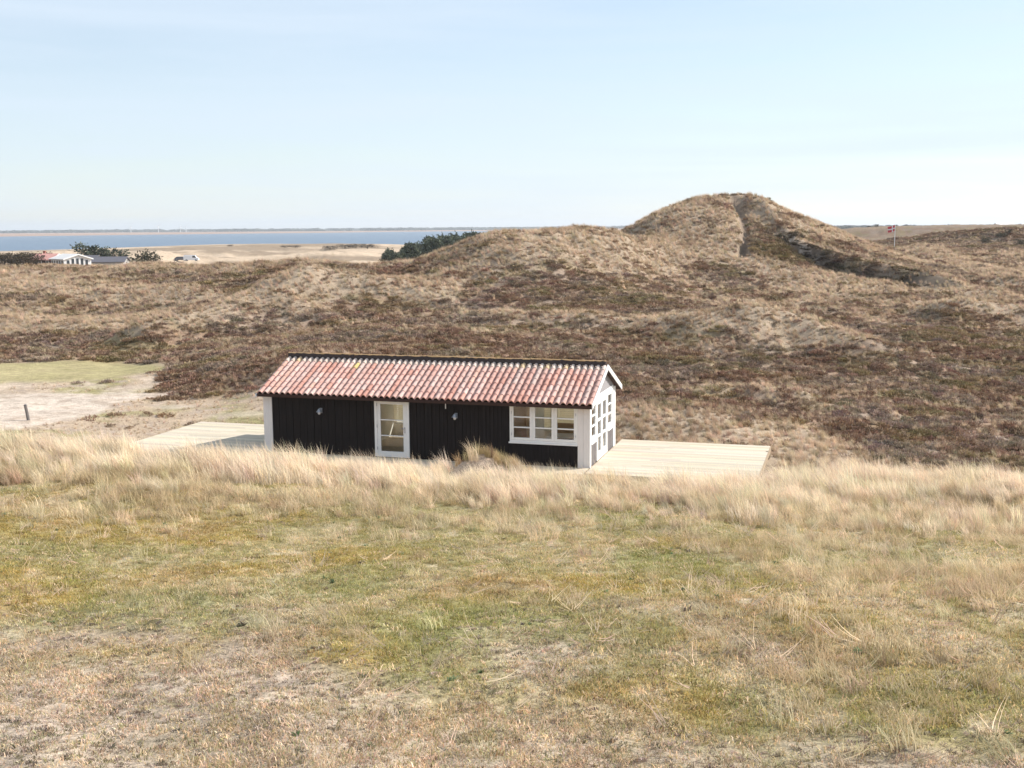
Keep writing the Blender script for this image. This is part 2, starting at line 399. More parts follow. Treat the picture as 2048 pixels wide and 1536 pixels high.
darks = [(1555, 470, 127, 3.6, 6, 1.3), (1530, 510, 121, 4, 3, 0.8), (1440, 532, 115, 5, 2, 0.9), (1330, 500, 118, 4, 3, 0.5), (700, 545, 104, 10, 5, 0.7), (560, 560, 108, 9, 4, 0.9), (1500, 740, 63, 8, 3.5, 0.8), (1900, 690, 76, 9, 6, 0.9), (1750, 880, 47, 8, 3, 0.7), (1300, 740, 60, 6, 3, 0.5),  # first entry: dark heather plus the dune spur's shaded side, put into the cover
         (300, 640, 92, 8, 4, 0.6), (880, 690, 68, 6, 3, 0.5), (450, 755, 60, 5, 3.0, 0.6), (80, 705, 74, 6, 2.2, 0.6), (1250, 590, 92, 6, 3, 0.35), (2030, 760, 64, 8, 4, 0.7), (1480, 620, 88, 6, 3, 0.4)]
def straw_frac(x, y):
    """0 = heather, 1 = pale dry grass, on the heath"""
    r = np.hypot(x, y)
    n = fbm(x/5.5, y/3.4, 4, 301); n2 = fbm(x/1.9, y/1.2, 3, 331); n3 = fbm(x/16, y/11, 2, 351)
    s = 0.39 + 0.70*(n-0.5) + 0.55*(n2-0.5) + 0.75*(n3-0.5) 
    s = s + 0.14*sm(75, 105, r)*sm(5, -30, -np.abs(x-8))
    for pl, w, k, _ in crests:
        d, p = seg_dist(x, y, pl)
        s = s + 0.85*k*np.exp(-(d/(1.15*w))**2) * (0.6+0.8*n2)
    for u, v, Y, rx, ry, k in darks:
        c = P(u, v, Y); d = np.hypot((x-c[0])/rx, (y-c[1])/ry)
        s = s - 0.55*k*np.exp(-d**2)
    for u, v, Y, rx, ry, k in ((1585, 706, 70, 6.5, 3.2, 0.5), (80, 652, 88, 7, 3, 0.35), (1180, 500, 109, 8, 5, 0.3), (1080, 530, 100, 5, 2.5, 0.3), (760, 575, 96, 6, 2, 0.3)):
        c = P(u, v, Y); s = s + k*np.exp(-np.hypot((x-c[0])/rx, (y-c[1])/ry)**2)
    # steep dry faces of the big dune
    c = P(1440, 440, 131); d = np.hypot((x-c[0]-1)/12, (y-c[1]-1)/11)
    s = s + 0.42*np.exp(-d**4)
    c = P(1700, 470, 143); d = np.hypot((x-c[0])/9, (y-c[1])/9)
    s = s + 0.45*np.exp(-d**4)
    # straw fringe round the deck and the near rim, open straw flats towards the fjord
    lx, ly = to_house(x, y)
    s = s + 0.75*(1-sm(5.5, 9.5, ly))*(1-sm(44, 50, y - 0.25*x))
    s = s + (0.55 + 0.9*(fbm(x/40, y/22, 3, 371)-0.5))*sm(190, 330, r)*sm(0.12, 0.02, np.arctan2(x, y))
    s = s - 0.30*sm(150, 240, r)*sm(0.12, 0.2, np.arctan2(x, y))
    return np.clip(s, 0, 1)
def ground_col(x, y):
    r = np.hypot(x, y)
    lawn = lawn_col(x, y)
    sf = straw_frac(x, y)
    n = fbm(x/3.1, y/2.2, 3, 401); n2 = fbm(x/0.8, y/0.6, 3, 431)
    he = lerp(np.broadcast_to(HEATHER, x.shape+(3,)), HEATHER2, sm(0.4, 0.7, n))
    he = lerp(he, OLIVE, sm(0.5, 0.72, fbm(x/2.4+50, y/1.8, 3, 451))*0.7)
    hs = lerp(he*1.1, STRAW2*0.60, sm(0.2, 0.9, sf))
    blot = sm(0.5, 0.62, fbm(x/55, y/26, 3, 377) + 0.10*sm(520, 640, r))*sm(240, 330, r)*sm(780, 700, r)
    farp = sm(170, 300, r)
    rgt = sm(0.10, 0.16, np.arctan2(x, y))[..., None]
    hs = lerp(hs, lerp(he*(0.95-0.22*rgt), STRAW2*(0.88-0.26*rgt), sm(0.35, 1.0, sf)), farp)
    hs = lerp(hs, np.array((0.22, 0.165, 0.115)), blot*0.8)
    t = sm(36, 41, y - 0.05*x)
    c = lerp(lawn*0.62, STRAW2*0.85, marram_mask(x, y)*0.9)
    c = lerp(c, hs, t)
    # flats behind and left of the cabin: thin dry grass on sand
    lx, ly = to_house(x, y)
    fl = flats(x, y)*t
    c = lerp(c, lerp(lerp(np.broadcast_to(STRAW2*0.75, x.shape+(3,)), GREEN*0.75, sm(0.42, 0.62, n)), PINK*0.7, sm(0.55, 0.8, n2)), fl*0.9)
    rut = np.maximum(np.exp(-((y-54.2-0.10*(x+22)+0.3*np.sin(x/3))/0.16)**2), np.exp(-((y-55.9-0.10*(x+22)+0.3*np.sin(x/3))/0.16)**2))
    sd_ = lerp(np.broadcast_to(SAND, x.shape+(3,)), SAND*np.array((0.74, 0.70, 0.66)), np.clip(0.8*rut*sm(0.35, 0.6, n) + 0.7*sm(0.55, 0.72, n2), 0, 1))
    c = lerp(c, sd_, sand_mask(x, y))
    c = lerp(c, np.array((0.33, 0.285, 0.15)), patch_green(x, y)*(0.75+0.25*n2))
    # bare sand on scarp, footpath and hummock; the scarp's shade painted dark
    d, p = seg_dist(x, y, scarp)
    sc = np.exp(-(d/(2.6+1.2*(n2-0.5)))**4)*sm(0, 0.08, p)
    c = lerp(c, np.array((0.07, 0.055, 0.043)), 0.9*sc)  # dark soil and the shadow band below the spur, both painted into the colour
    c = lerp(c, SAND*0.95, 0.95*np.exp(-((d-0.2)/1.5)**2)*sm(0.44, 0.56, fbm(x/1.3+7, y/1.3, 3, 481))*sm(0.6, 0.2, p))
    d, p = seg_dist(x, y, gully)
    c = lerp(c, np.array((0.20, 0.15, 0.115)), 0.85*np.exp(-(d/0.6)**2))
    d = np.hypot((x-mound_c[0]+0.15)/0.95, (y-mound_c[1]+0.1)/0.8)
    c = lerp(c, SAND*np.array((0.78, 0.72, 0.68)), np.exp(-d**4)*0.85)
    # far shore meadows and woods
    sh = sm(2600, 2900, r)
    c = lerp(c, np.array((0.34, 0.225, 0.165)), sh)
    c = lerp(c, np.array((0.085, 0.085, 0.07)), sm(5200, 6000, r + 1500*(fbm(x/700, y/700, 3, 471)-0.5)))
    rl = sm(500, 900, r)*sm(0.1, 0.2, np.arctan2(x, y))
    c = lerp(c, lerp(np.broadcast_to(np.array((0.19, 0.14, 0.105)), x.shape+(3,)), np.array((0.10, 0.09, 0.07)), sm(0.45, 0.6, fbm(x/300, y/160, 3, 491))), rl)
    return c

def build_terrain():
    thf = np.radians(np.linspace(-29, 29, 560))
    thb = np.radians(np.linspace(29, 331, 122))[1:-1]
    th = np.concatenate([thf, thb])
    rad = np.concatenate([np.geomspace(1.2, 5, 12)[:-1], np.geomspace(5, 46, 170)[:-1], np.geomspace(46, 160, 190)[:-1], np.geomspace(160, 900, 90)[:-1], np.geomspace(900, 14000, 60)])
    T, R = np.meshgrid(th, rad)
    x = R*np.sin(T); y = R*np.cos(T)
    z = H(x, y)
    nt_, nr = len(th), len(rad)
    verts = np.stack([x, y, z], -1).reshape(-1, 3)
    verts = np.vstack([verts, [[0, 0, z[0].mean()]]])
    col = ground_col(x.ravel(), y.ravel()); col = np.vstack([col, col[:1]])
    i, j = np.meshgrid(np.arange(nr-1), np.arange(nt_), indexing='ij'); jn = (j+1) % nt_
    q = np.stack([i*nt_+j, (i+1)*nt_+j, (i+1)*nt_+jn, i*nt_+jn], -1).reshape(-1, 4)[:, ::-1]
    me = bpy.data.meshes.new('ground')
    jj = np.arange(nt_); tri = np.stack([np.full(nt_, len(verts)-1), (jj+1) % nt_, jj], -1)[:, ::-1]
    me.from_pydata(verts.tolist(), [], q.tolist() + tri.tolist()); me.update()
    me.polygons.foreach_set('use_smooth', np.ones(len(me.polygons), bool))
    at = me.color_attributes.new('col', 'FLOAT_COLOR', 'POINT')
    at.data.foreach_set('color', np.hstack([col, np.ones((len(col), 1))]).astype(np.float32).ravel())
    m, t, o = new_mat('dune_ground')
    b = N(t, 'ShaderNodeBsdfPrincipled', i_Roughness=0.95); b.inputs['Specular IOR Level'].default_value = 0.05
    a = N(t, 'ShaderNodeAttribute', attribute_name='col'); tc = N(t, 'ShaderNodeTexCoord')
    last = a.outputs['Color']; hgt = None
    for sc, lo, hi in ((0.45, 0.85, 1.15), (2.6, 0.8, 1.2), (14.0, 0.68, 1.32), (70.0, 0.6, 1.4)):
        nz = N(t, 'ShaderNodeTexNoise', i_Scale=sc, i_Detail=4.0, i_Roughness=0.6)
        t.links.new(tc.outputs['Object'], nz.inputs['Vector'])
        mr = N(t, 'ShaderNodeMapRange'); mr.inputs['From Min'].default_value = 0.3; mr.inputs['From Max'].default_value = 0.7
        mr.inputs['To Min'].default_value = lo; mr.inputs['To Max'].default_value = hi
        t.links.new(nz.outputs['Fac'], mr.inputs['Value'])
        ml = N(t, 'ShaderNodeVectorMath', operation='SCALE'); t.links.new(last, ml.inputs[0]); t.links.new(mr.outputs[0], ml.inputs['Scale'])
        last = ml.outputs[0]
        if sc == 14.0: hgt = nz.outputs['Fac']
    bp = N(t, 'ShaderNodeBump', i_Strength=0.6, i_Distance=0.05); t.links.new(hgt, bp.inputs['Height']); t.links.new(bp.outputs[0], b.inputs['Normal'])
    t.links.new(last, b.inputs['Base Color']); t.links.new(b.outputs[0], o.inputs['Surface'])
    me.materials.append(m)
    ob = bpy.data.objects.new('ground', me); COL.objects.link(ob); tag(ob, kind='structure')
build_terrain()

# fjord
def build_water():
    m, t, o = new_mat('fjord_water')
    b = N(t, 'ShaderNodeBsdfPrincipled', i_Roughness=0.35, i_IOR=1.33); b.inputs['Base Color'].default_value = (0.10, 0.148, 0.21, 1)
    b.inputs['Specular IOR Level'].default_value = 0.25
    tc = N(t, 'ShaderNodeTexCoord'); mp = N(t, 'ShaderNodeMapping'); mp.inputs['Scale'].default_value = (0.3, 1.0, 1)
    nz = N(t, 'ShaderNodeTexNoise', i_Scale=0.25, i_Detail=6.0); t.links.new(tc.outputs['Object'], mp.inputs[0]); t.links.new(mp.outputs[0], nz.inputs['Vector'])
    bp = N(t, 'ShaderNodeBump', i_Strength=1.0, i_Distance=1.5); t.links.new(nz.outputs['Fac'], bp.inputs['Height']); t.links.new(bp.outputs[0], b.inputs['Normal'])
    t.links.new(b.outputs[0], o.inputs['Surface'])
    mb = MB(); n = 48
    ring = lambda r, z: [(r*math.sin(2*math.pi*k/n), r*math.cos(2*math.pi*k/n), z) for k in range(n)]
    vs_ = ring(420, SEA) + ring(9000, SEA)
    mb.add(vs_, [(k, (k+1) % n, n+(k+1) % n, n+k)[::-1] for k in range(n)])
    tag(mb.build('fjord_water', m), kind='structure')
build_water()

# ------------------------------------------------------------------ grass and heather (scattered stuff)
PROTO = bpy.data.collections.new('plant_prototypes')   # not linked to the scene: only instanced from
def blade_mat(name, rough=0.8, trans=0.35):
    m, t, o = new_mat(name)
    a = N(t, 'ShaderNodeAttribute', attribute_name='icol', attribute_type='INSTANCER')
    g = N(t, 'ShaderNodeAttribute', attribute_name='bcol')
    ml = N(t, 'ShaderNodeVectorMath', operation='MULTIPLY'); t.links.new(a.outputs['Vector'], ml.inputs[0]); t.links.new(g.outputs['Vector'], ml.inputs[1])
    d = N(t, 'ShaderNodeBsdfDiffuse'); tr = N(t, 'ShaderNodeBsdfTranslucent'); mx = N(t, 'ShaderNodeMixShader', n_0=trans)
    t.links.new(ml.outputs[0], d.inputs['Color']); t.links.new(ml.outputs[0], tr.inputs['Color'])
    t.links.new(d.outputs[0], mx.inputs[1]); t.links.new(tr.outputs[0], mx.inputs[2]); t.links.new(mx.outputs[0], o.inputs['Surface'])
    return m
def blades_proto(name, mat, n, rad, hmin, hmax, width, lean, spread, segs=3, tint=None, curl=1.0, seed=0):
    """a tuft of n curved tapering blades; lean = (x, y) drift of the tips per unit length"""
    R = np.random.default_rng(seed); vs_, fs, cs = [], [], []
    for i in range(n):
        a = R.uniform(0, 2*math.pi); q = rad*math.sqrt(R.uniform()); bx, by = q*math.cos(a), q*math.sin(a)
        L = R.uniform(hmin, hmax); w = width*R.uniform(0.7, 1.3)
        dx = lean[0]*R.uniform(0.5, 1.4) + spread*R.normal() + 0.3*spread*bx/max(rad, 1e-3)
        dy = lean[1]*R.uniform(0.5, 1.4) + spread*R.normal() + 0.3*spread*by/max(rad, 1e-3)
        fa = R.uniform(0, 2*math.pi); wx, wy = math.cos(fa)*w, math.sin(fa)*w
        b0 = len(vs_); tone = R.uniform(0.75, 1.2); tn = np.array(tint[R.integers(len(tint))] if tint else (1, 1, 1))
        x, y, z = bx, by, -0.04*L
        for s in range(segs+1):
            t = s/segs; ww = (1 - t**1.5)
            if s < segs: vs_ += [(x-wx*ww, y-wy*ww, z), (x+wx*ww, y+wy*ww, z)]; cs += [tone*tn*(0.8+0.25*t)]*2
            else: vs_.append((x, y, z)); cs.append(tone*tn*1.08)
            k = (t + 0.5/segs)**curl*1.6
            d = Vector((dx*k, dy*k, max(0.12, 1.0-0.35*math.hypot(dx, dy)*k))).normalized()*(L/segs)
            x, y, z = x+d.x, y+d.y, z+d.z
        for s in range(segs-1): fs.append((b0+2*s, b0+2*s+1, b0+2*s+3, b0+2*s+2))
        fs.append((b0+2*segs-2, b0+2*segs-1, b0+2*segs))
    me = bpy.data.meshes.new(name); me.from_pydata(vs_, [], fs); me.update()
    at = me.attributes.new('bcol', 'FLOAT_VECTOR', 'POINT'); at.data.foreach_set('vector', np.array(cs, np.float32).ravel())
    me.materials.append(mat); o = bpy.data.objects.new(name, me)
    return o
def heather_proto(name, mat, n, rad, h, seed):
    """a low cushion of short woody twigs"""
    R = np.random.default_rng(seed); vs_, fs, cs = [], [], []
    for i in range(n):
        a = R.uniform(0, 2*math.pi); q = rad*math.sqrt(R.uniform()); bx, by = q*math.cos(a), q*math.sin(a)
        top = h*(1-(q/rad)**2)*R.uniform(0.55, 1.1) + 0.02
        z0 = top*R.uniform(0.1, 0.75)
        d = Vector((bx/rad*0.7+R.normal()*0.45, by/rad*0.7+R.normal()*0.45, R.uniform(0.5, 1.2))).normalized()*R.uniform(0.08, 0.16)
        w = Vector((R.normal(), R.normal(), R.normal()*0.3)).normalized()*R.uniform(0.012, 0.03)
        p = Vector((bx, by, z0)); b0 = len(vs_); tone = R.uniform(0.72, 1.28)*np.array((1, R.uniform(0.92, 1.05), R.uniform(0.85, 1.08)))
        vs_ += [tuple(p-w*0.6), tuple(p+w*0.6), tuple(p+d+w), tuple(p+d*1.25), tuple(p+d-w)]; cs += [tone*0.8, tone*0.8, tone, tone*1.1, tone]
        fs.append((b0, b0+1, b0+2, b0+3, b0+4))
    me = bpy.data.meshes.new(name); me.from_pydata(vs_, [], fs); me.update()
    at = me.attributes.new('bcol', 'FLOAT_VECTOR', 'POINT'); at.data.foreach_set('vector', np.array(cs, np.float32).ravel())
    me.materials.append(mat); return bpy.data.objects.new(name, me)
def protos(cname, objs):
    c = bpy.data.collections.new(cname)
    for o in objs: c.objects.link(o)
    return c
def scatter(name, coll, ncoll, pts, rot, scl, colr, label, cat):
    me = bpy.data.meshes.new(name); n = len(pts)
    me.vertices.add(n); me.vertices.foreach_set('co', np.ascontiguousarray(pts, np.float32).ravel())
    def att(nm, ty, key, arr):
        a = me.attributes.new(nm, ty, 'POINT'); a.data.foreach_set(key, np.ascontiguousarray(arr, np.float32 if key != 'value' or ty == 'FLOAT' else np.int32).ravel())
    att('irot', 'FLOAT_VECTOR', 'vector', rot); att('iscl', 'FLOAT_VECTOR', 'vector', scl if np.ndim(scl) == 2 else np.repeat(np.asarray(scl)[:, None], 3, 1))
    att('icol', 'FLOAT_VECTOR', 'vector', colr); att('ipid', 'INT', 'value', rng.integers(0, ncoll, n))
    o = bpy.data.objects.new(name, me); COL.objects.link(o)
    tag(o, label, cat, kind='stuff')
    g = bpy.data.node_groups.new(name + '_nodes', 'GeometryNodeTree')
    g.interface.new_socket('Geometry', in_out='INPUT', socket_type='NodeSocketGeometry'); g.interface.new_socket('Geometry', in_out='OUTPUT', socket_type='NodeSocketGeometry')
    gi = g.nodes.new('NodeGroupInput'); go = g.nodes.new('NodeGroupOutput')
    ci = g.nodes.new('GeometryNodeCollectionInfo'); ci.inputs['Collection'].default_value = coll; ci.inputs['Separate Children'].default_value = True; ci.inputs['Reset Children'].default_value = True
    ip = g.nodes.new('GeometryNodeInstanceOnPoints'); ip.inputs['Pick Instance'].default_value = True
    def na(nm, ty):
        k = g.nodes.new('GeometryNodeInputNamedAttribute'); k.data_type = ty; k.inputs['Name'].default_value = nm; return k.outputs['Attribute']
    e2r = g.nodes.new('FunctionNodeEulerToRotation')
    g.links.new(gi.outputs[0], ip.inputs['Points']); g.links.new(ci.outputs[0], ip.inputs['Instance'])
    g.links.new(na('ipid', 'INT'), ip.inputs['Instance Index']); g.links.new(na('irot', 'FLOAT_VECTOR'), e2r.inputs[0]); g.links.new(e2r.outputs[0], ip.inputs['Rotation'])
    g.links.new(na('iscl', 'FLOAT_VECTOR'), ip.inputs['Scale']); g.links.new(ip.outputs[0], go.inputs[0])
    md = o.modifiers.new('scatter', 'NODES'); md.node_group = g
    return o
def sample(n, y0, y1, power, half=0.50):
    """points in a sector ahead: density per square metre falls as Y**(power-1)"""
    k = power + 1
    Y = (y0**k + rng.uniform(size=n)*(y1**k - y0**k))**(1/k)
    return Y*rng.uniform(-half, half, n)*1.0, Y
def free_of_cabin(x, y, m=0.05):
    lx, ly = to_house(x, y)
    deck = ((lx > -18.1-m) & (lx < -12.1) & (ly > -2.3-m) & (ly < 5.15+m)) | ((lx > -12.3) & (lx < 0.2) & (ly > -1.25-m) & (ly < HW+m)) | ((lx > -0.2) & (lx < 5.7+m) & (ly > -2.3-m) & (ly < 5.5+m))
    return ~deck
def jit(c, k=0.15):
    return c*np.clip(1 + k*rng.normal(size=(len(c), 1)) + 0.04*rng.normal(size=(len(c), 3)), 0.4, 1.8)
def rots(n, tilt=0.12, spin=math.pi):
    return np.stack([rng.normal(0, tilt, n), rng.normal(0, tilt, n), rng.uniform(-spin, spin, n)], 1)

def build_plants():
    bm = blade_mat('grass_blades'); hm = blade_mat('heather_twigs', trans=0.12)
    STR = [(1, 1, 1), (1.05, 1, 0.95), (0.9, 0.86, 0.8), (1.1, 1.05, 1)]
    lawn = protos('lawn_tufts', [blades_proto('lawn_tuft', bm, 30, 0.085, 0.012, 0.046, 0.0034, (-0.3, 0.1), 0.95, 2, [(1, 1, 1), (1.1, 1.0, 0.8), (0.75, 0.85, 0.6), (1.35, 1.2, 1.1)], seed=i) for i in range(6)])
    tall = protos('marram_tufts', [blades_proto('marram_tuft', bm, 54, 0.17, 0.34, 0.80, 0.0062, (-0.55, -0.12), 0.22, 4, STR, curl=1.2, seed=20+i) for i in range(6)])
    messy = protos('dry_tufts', [blades_proto('dry_tuft', bm, 34, 0.13, 0.12, 0.34, 0.0038, (-0.5, -0.1), 0.65, 3, STR, curl=1.3, seed=40+i) for i in range(6)])
    straws = protos('loose_straws', [blades_proto('loose_straw', bm, 5, 0.06, 0.15, 0.5, 0.0036, (0.2, 0.1), 0.3, 4, STR, curl=0.5, seed=60+i) for i in range(5)])
    heat = protos('heather_cushions', [heather_proto('heather_cushion', hm, 150, 0.40, 0.24, 80+i) for i in range(5)])

    # short mossy lawn on the near slope
    x, y = sample(78000, 4.2, 33, 0.25)
    bare = sm(0.5, 0.62, fbm(x/1.5+20, y/2.2, 3, 691) + 0.12*sm(9.5, 6, y) - 0.15*sm(0.5, 3, x))*sm(14, 10, y)
    kp = rng.uniform(size=len(x)) > 0.7*bare
    x, y = x[kp], y[kp]
    z = H(x, y); c = lawn_col(x, y)*1.12
    sp_ = rng.uniform(size=len(x)); c = np.where((sp_ < 0.10)[:, None], STRAW*1.0, c); c = np.where((sp_ > 0.91)[:, None], c*0.55, c)
    scatter('short_grass', lawn, 6, np.stack([x, y, z], 1), rots(len(x)), rng.uniform(0.6, 1.35, len(x)), jit(c, 0.2), 'short mossy grass covering the near slope', 'grass')
    # loose straws lying on it
    x, y = sample(1900, 5, 30, 0.6); z = H(x, y) + 0.02
    keep = rng.uniform(size=len(x)) < 0.3 + 0.7*sm(-3, 5, x)
    x, y, z = x[keep], y[keep], z[keep]; n = len(x)
    r = np.stack([rng.normal(0, 0.2, n) + 1.35, rng.normal(0, 0.1, n), rng.uniform(0, 2*math.pi, n)], 1)
    scatter('loose_straw', straws, 5, np.stack([x, y, z], 1), r, rng.uniform(0.5, 1.1, n), jit(np.tile(STRAW, (n, 1)), 0.2), 'loose pale straws lying on the near slope', 'straw')
    # dry crumbs, dead moss and heather bits on the bare patches
    crumb = protos('ground_crumbs', [heather_proto('ground_crumb', hm, 46, 0.30, 0.10, 90+i) for i in range(4)])
    x, y = sample(16000, 4.5, 17, 0.3)
    bare = sm(0.44, 0.6, fbm(x/1.5+20, y/2.2, 3, 691) + 0.12*sm(9.5, 6, y) - 0.15*sm(0.5, 3, x))*sm(15, 10, y)
    kp = rng.uniform(size=len(x)) < 0.08 + 0.9*bare
    x, y = x[kp], y[kp]; n = len(x); q = rng.uniform(size=n)[:, None]
    c = np.where(q < 0.35, PINK*0.95, np.where(q < 0.6, np.array((0.24, 0.19, 0.16)), np.where(q < 0.8, STRAW*0.9, np.array((0.33, 0.29, 0.19)))))
    scatter('dry_litter', crumb, 4, np.stack([x, y, H(x, y)-0.004], 1), rots(n, 0.25), rng.uniform(0.05, 0.13, n), jit(c, 0.2), 'dry crumbs of moss and litter on the bare patches of the slope', 'litter')
    # dark green weed rosettes and little dark heather sprigs in the lawn
    ros = protos('weed_rosettes', [blades_proto('weed_rosette', bm, 16, 0.02, 0.03, 0.07, 0.010, (0, 0), 1.6, 2, [(1, 1, 1), (0.8, 1, 0.9)], seed=70+i) for i in range(4)])
    x, y = sample(190, 5.2, 24, 0.5); n = len(x)
    c = np.where((rng.uniform(size=n) < 0.55)[:, None], np.array((0.20, 0.24, 0.13)), np.array((0.24, 0.18, 0.15)))
    scatter('lawn_weeds', ros, 4, np.stack([x, y, H(x, y)], 1), rots(n, 0.1), rng.uniform(0.5, 1.4, n), jit(c, 0.2), 'dark green weed rosettes dotted over the near slope', 'weeds')
    # tangled dry grass on the right of the slope and as a fringe below the marram
    x, y = sample(26000, 5, 34, 0.5)
    m_ = 0.85*sm(0.5, 5.0, x - 0.06*(y-6))*sm(5, 9, y)*sm(0.30, 0.62, fbm(x/1.3, y/1.7, 3, 601)) + sm(17, 24, y)*sm(0.35, 0.6, fbm(x/1.5, y/2.0, 3, 611)) + 0.10*sm(0.55, 0.7, fbm(x/1.0, y/1.0, 3, 621))
    keep = rng.uniform(size=len(x)) < m_
    x, y = x[keep], y[keep]; n = len(x); z = H(x, y)
    c = lerp(np.tile(STRAW*np.array((1.0, 1.05, 0.98)), (n, 1)), STRAW2*np.array((1.08, 1.12, 1.02)), sm(0.45, 0.7, fbm(x/1.2, y/1.2, 3, 631))); c = lerp(c, OLIVE*1.6, sm(0.6, 0.75, fbm(x/0.8, y/0.8, 2, 641))*0.45)
    r = rots(n, 0.2, 0.9)
    scatter('tangled_grass', messy, 6, np.stack([x, y, z], 1), r, rng.uniform(0.5, 1.25, n)*(0.75+0.35*sm(15, 25, y)), jit(c, 0.16), 'tangled long dry grass on the slope below the marram', 'grass')
    # tall marram along the brow
    x, y = sample(17500, 17, 41.5, 0.8, 0.56)
    d = marram_mask(x, y)*(0.22+0.95*sm(0.30, 0.55, fbm(x/0.9, y/0.9, 2, 651))) + 0.05*sm(17, 22, y)*sm(1, 6, x)
    lx, ly = to_house(x, y)
    d = d*(1-sm(-2.9, -1.9, ly)*(lx < 6.5)*(lx > -19)*0.97)
    dm = np.hypot((x-mound_c[0]+0.1)/1.0, (y-mound_c[1]+0.4)/1.2)
    d = d*(1-0.95*np.exp(-dm**4))
    d = d*(1-0.85*np.exp(-((x-mound_c[0]*0.93)/0.9)**4)*sm(29.5, 31, y))
    keep = (rng.uniform(size=len(x)) < d) & free_of_cabin(x, y, 0.25)
    x, y = x[keep], y[keep]; n = len(x); z = H(x, y)
    k = fbm(x/0.9, y/1.4, 3, 661)
    c = lerp(np.tile(STRAW*np.array((1.10, 1.19, 1.25)), (n, 1)), STRAW2*np.array((0.95, 0.86, 0.82)), sm(0.55, 0.72, k)*0.6*sm(29, 25, y)); c = lerp(c, GREEN, sm(0.6, 0.75, fbm(x/1.5+8, y/1.5, 3, 671))*0.35)
    # sinking tufts towards the deck so that the brow, not the foot, is what shows
    lx, ly = to_house(x, y)
    s = rng.uniform(0.56, 1.06, n)*(0.66+0.34*sm(22, 27, y))*(0.72+0.5*sm(0.35, 0.65, fbm(x/1.4+5, y/1.4, 2, 663)))*(1-0.35*sm(-4.5, -2.0, ly)*(lx < 6.5))
    scatter('marram_grass', tall, 6, np.stack([x, y, z], 1), rots(n, 0.10, 0.55), s, jit(c, 0.12), 'tall pale marram grass along the brow in front of the cabin', 'marram grass')
    # marram on the sandy hummock and tufts by the deck
    pts = []
    for (u, v, Y, rx, ry, k, gcol) in ((1000, 925, 35.5, 0.95, 0.35, 52, 1), (1040, 942, 35.1, 0.6, 0.4, 34, 1), (1150, 938, 35.0, 0.7, 0.3, 40, 2), (1390, 950, 33.6, 0.75, 0.4, 60, 2), (1240, 952, 34.0, 0.8, 0.4, 40, 0), (1300, 962, 33.2, 1.0, 0.4, 40, 0), (1530, 952, 33.4, 0.5, 0.4, 24, 0)):
        c0 = P(u, v, Y)
        for i in range(k): pts.append((c0[0]+rx*rng.normal()*0.6, c0[1]+ry*rng.normal()*0.6, gcol))
    pts = np.array(pts); x, y = pts[:, 0], pts[:, 1]
    keep = free_of_cabin(x, y, 0.1); x, y, gc = x[keep], y[keep], pts[keep, 2]; n = len(x)
    c = np.where(gc[:, None] == 1, np.array((0.50, 0.41, 0.25)), np.where(gc[:, None] == 2, np.array((0.47, 0.36, 0.20)), STRAW*0.85))
    scatter('hummock_grass', tall, 6, np.stack([x, y, H(x, y)], 1), rots(n, 0.12, 0.6), rng.uniform(0.42, 0.78, n)*np.where(gc == 1, 1.0, 1.22), jit(c, 0.15), 'tufts of marram on the sandy hummock by the front deck', 'marram grass')
    # heath: heather cushions and pale tufts
    x, y = sample(185000, 40, 270, 0.25, 0.54)
    sf = straw_frac(x, y); lx, ly = to_house(x, y)
    flat_ = np.maximum(sand_mask(x, y), patch_green(x, y)); thin = flats(x, y)
    keep = (rng.uniform(size=len(x)) < 0.98-0.93*sm(0.05, 0.85, sf)) & free_of_cabin(x, y, 0.4) & (flat_ < 0.15) & (rng.uniform(size=len(x)) > 0.97*thin) & (seg_dist(x, y, scarp)[0] > rng.uniform(-0.6, 1.6, len(x))) & (seg_dist(x, y, gully)[0] > 0.5)
    x, y = x[keep], y[keep]; n = len(x)
    k = fbm(x/3.1, y/2.2, 3, 401); c = lerp(np.tile(HEATHER, (n, 1)), HEATHER2, sm(0.4, 0.7, k)); c = lerp(c, OLIVE, sm(0.5, 0.72, fbm(x/2.4+50, y/1.8, 3, 451))*0.7)
    c = lerp(c, np.array((0.065, 0.055, 0.04)), 0.9*np.exp(-(seg_dist(x, y, scarp)[0]/3.2)**4))  # cushions darkened along the scarp: its shade painted into their colour
    s = rng.uniform(0.55, 1.25, n)*(0.8+0.5*sm(60, 150, y))
    scatter('heather', heat, 5, np.stack([x, y, H(x, y)-0.03], 1), rots(n, 0.15), np.stack([s, s, s*rng.uniform(0.5, 1.2, n)], 1), jit(c*1.25, 0.17), 'low brown heather cushions covering the heath', 'heather')
    x, y = sample(290000, 39, 270, 0.25, 0.54)
    sf = straw_frac(x, y); lx, ly = to_house(x, y)
    flat_ = np.maximum(sand_mask(x, y), patch_green(x, y)); thin = flats(x, y)
    keep = (rng.uniform(size=len(x)) < np.maximum(0.22+0.8*sm(0.15, 0.8, sf), 0.8*thin)) & free_of_cabin(x, y, 0.3) & (flat_ < 0.2) & (seg_dist(x, y, scarp)[0] > rng.uniform(0.5, 2.6, len(x))) & (seg_dist(x, y, gully)[0] > 0.6) & (rng.uniform(size=len(x)) > 0.35*thin)
    x, y = x[keep], y[keep]; n = len(x); lx, ly = to_house(x, y)
    k = fbm(x/2, y/2, 3, 681); c = lerp(np.tile(STRAW*0.86, (n, 1)), STRAW2*0.9, sm(0.35, 0.65, k))
    thin = flats(x, y)
    s = rng.uniform(0.32, 0.72, n)*(0.85+0.5*sm(60, 150, y))*(1-0.5*thin)
    scatter('heath_grass', tall, 6, np.stack([x, y, H(x, y)-0.02], 1), rots(n, 0.15, 0.8), s, jit(c, 0.2), 'pale dry grass tufts among the heather', 'grass')
build_plants()

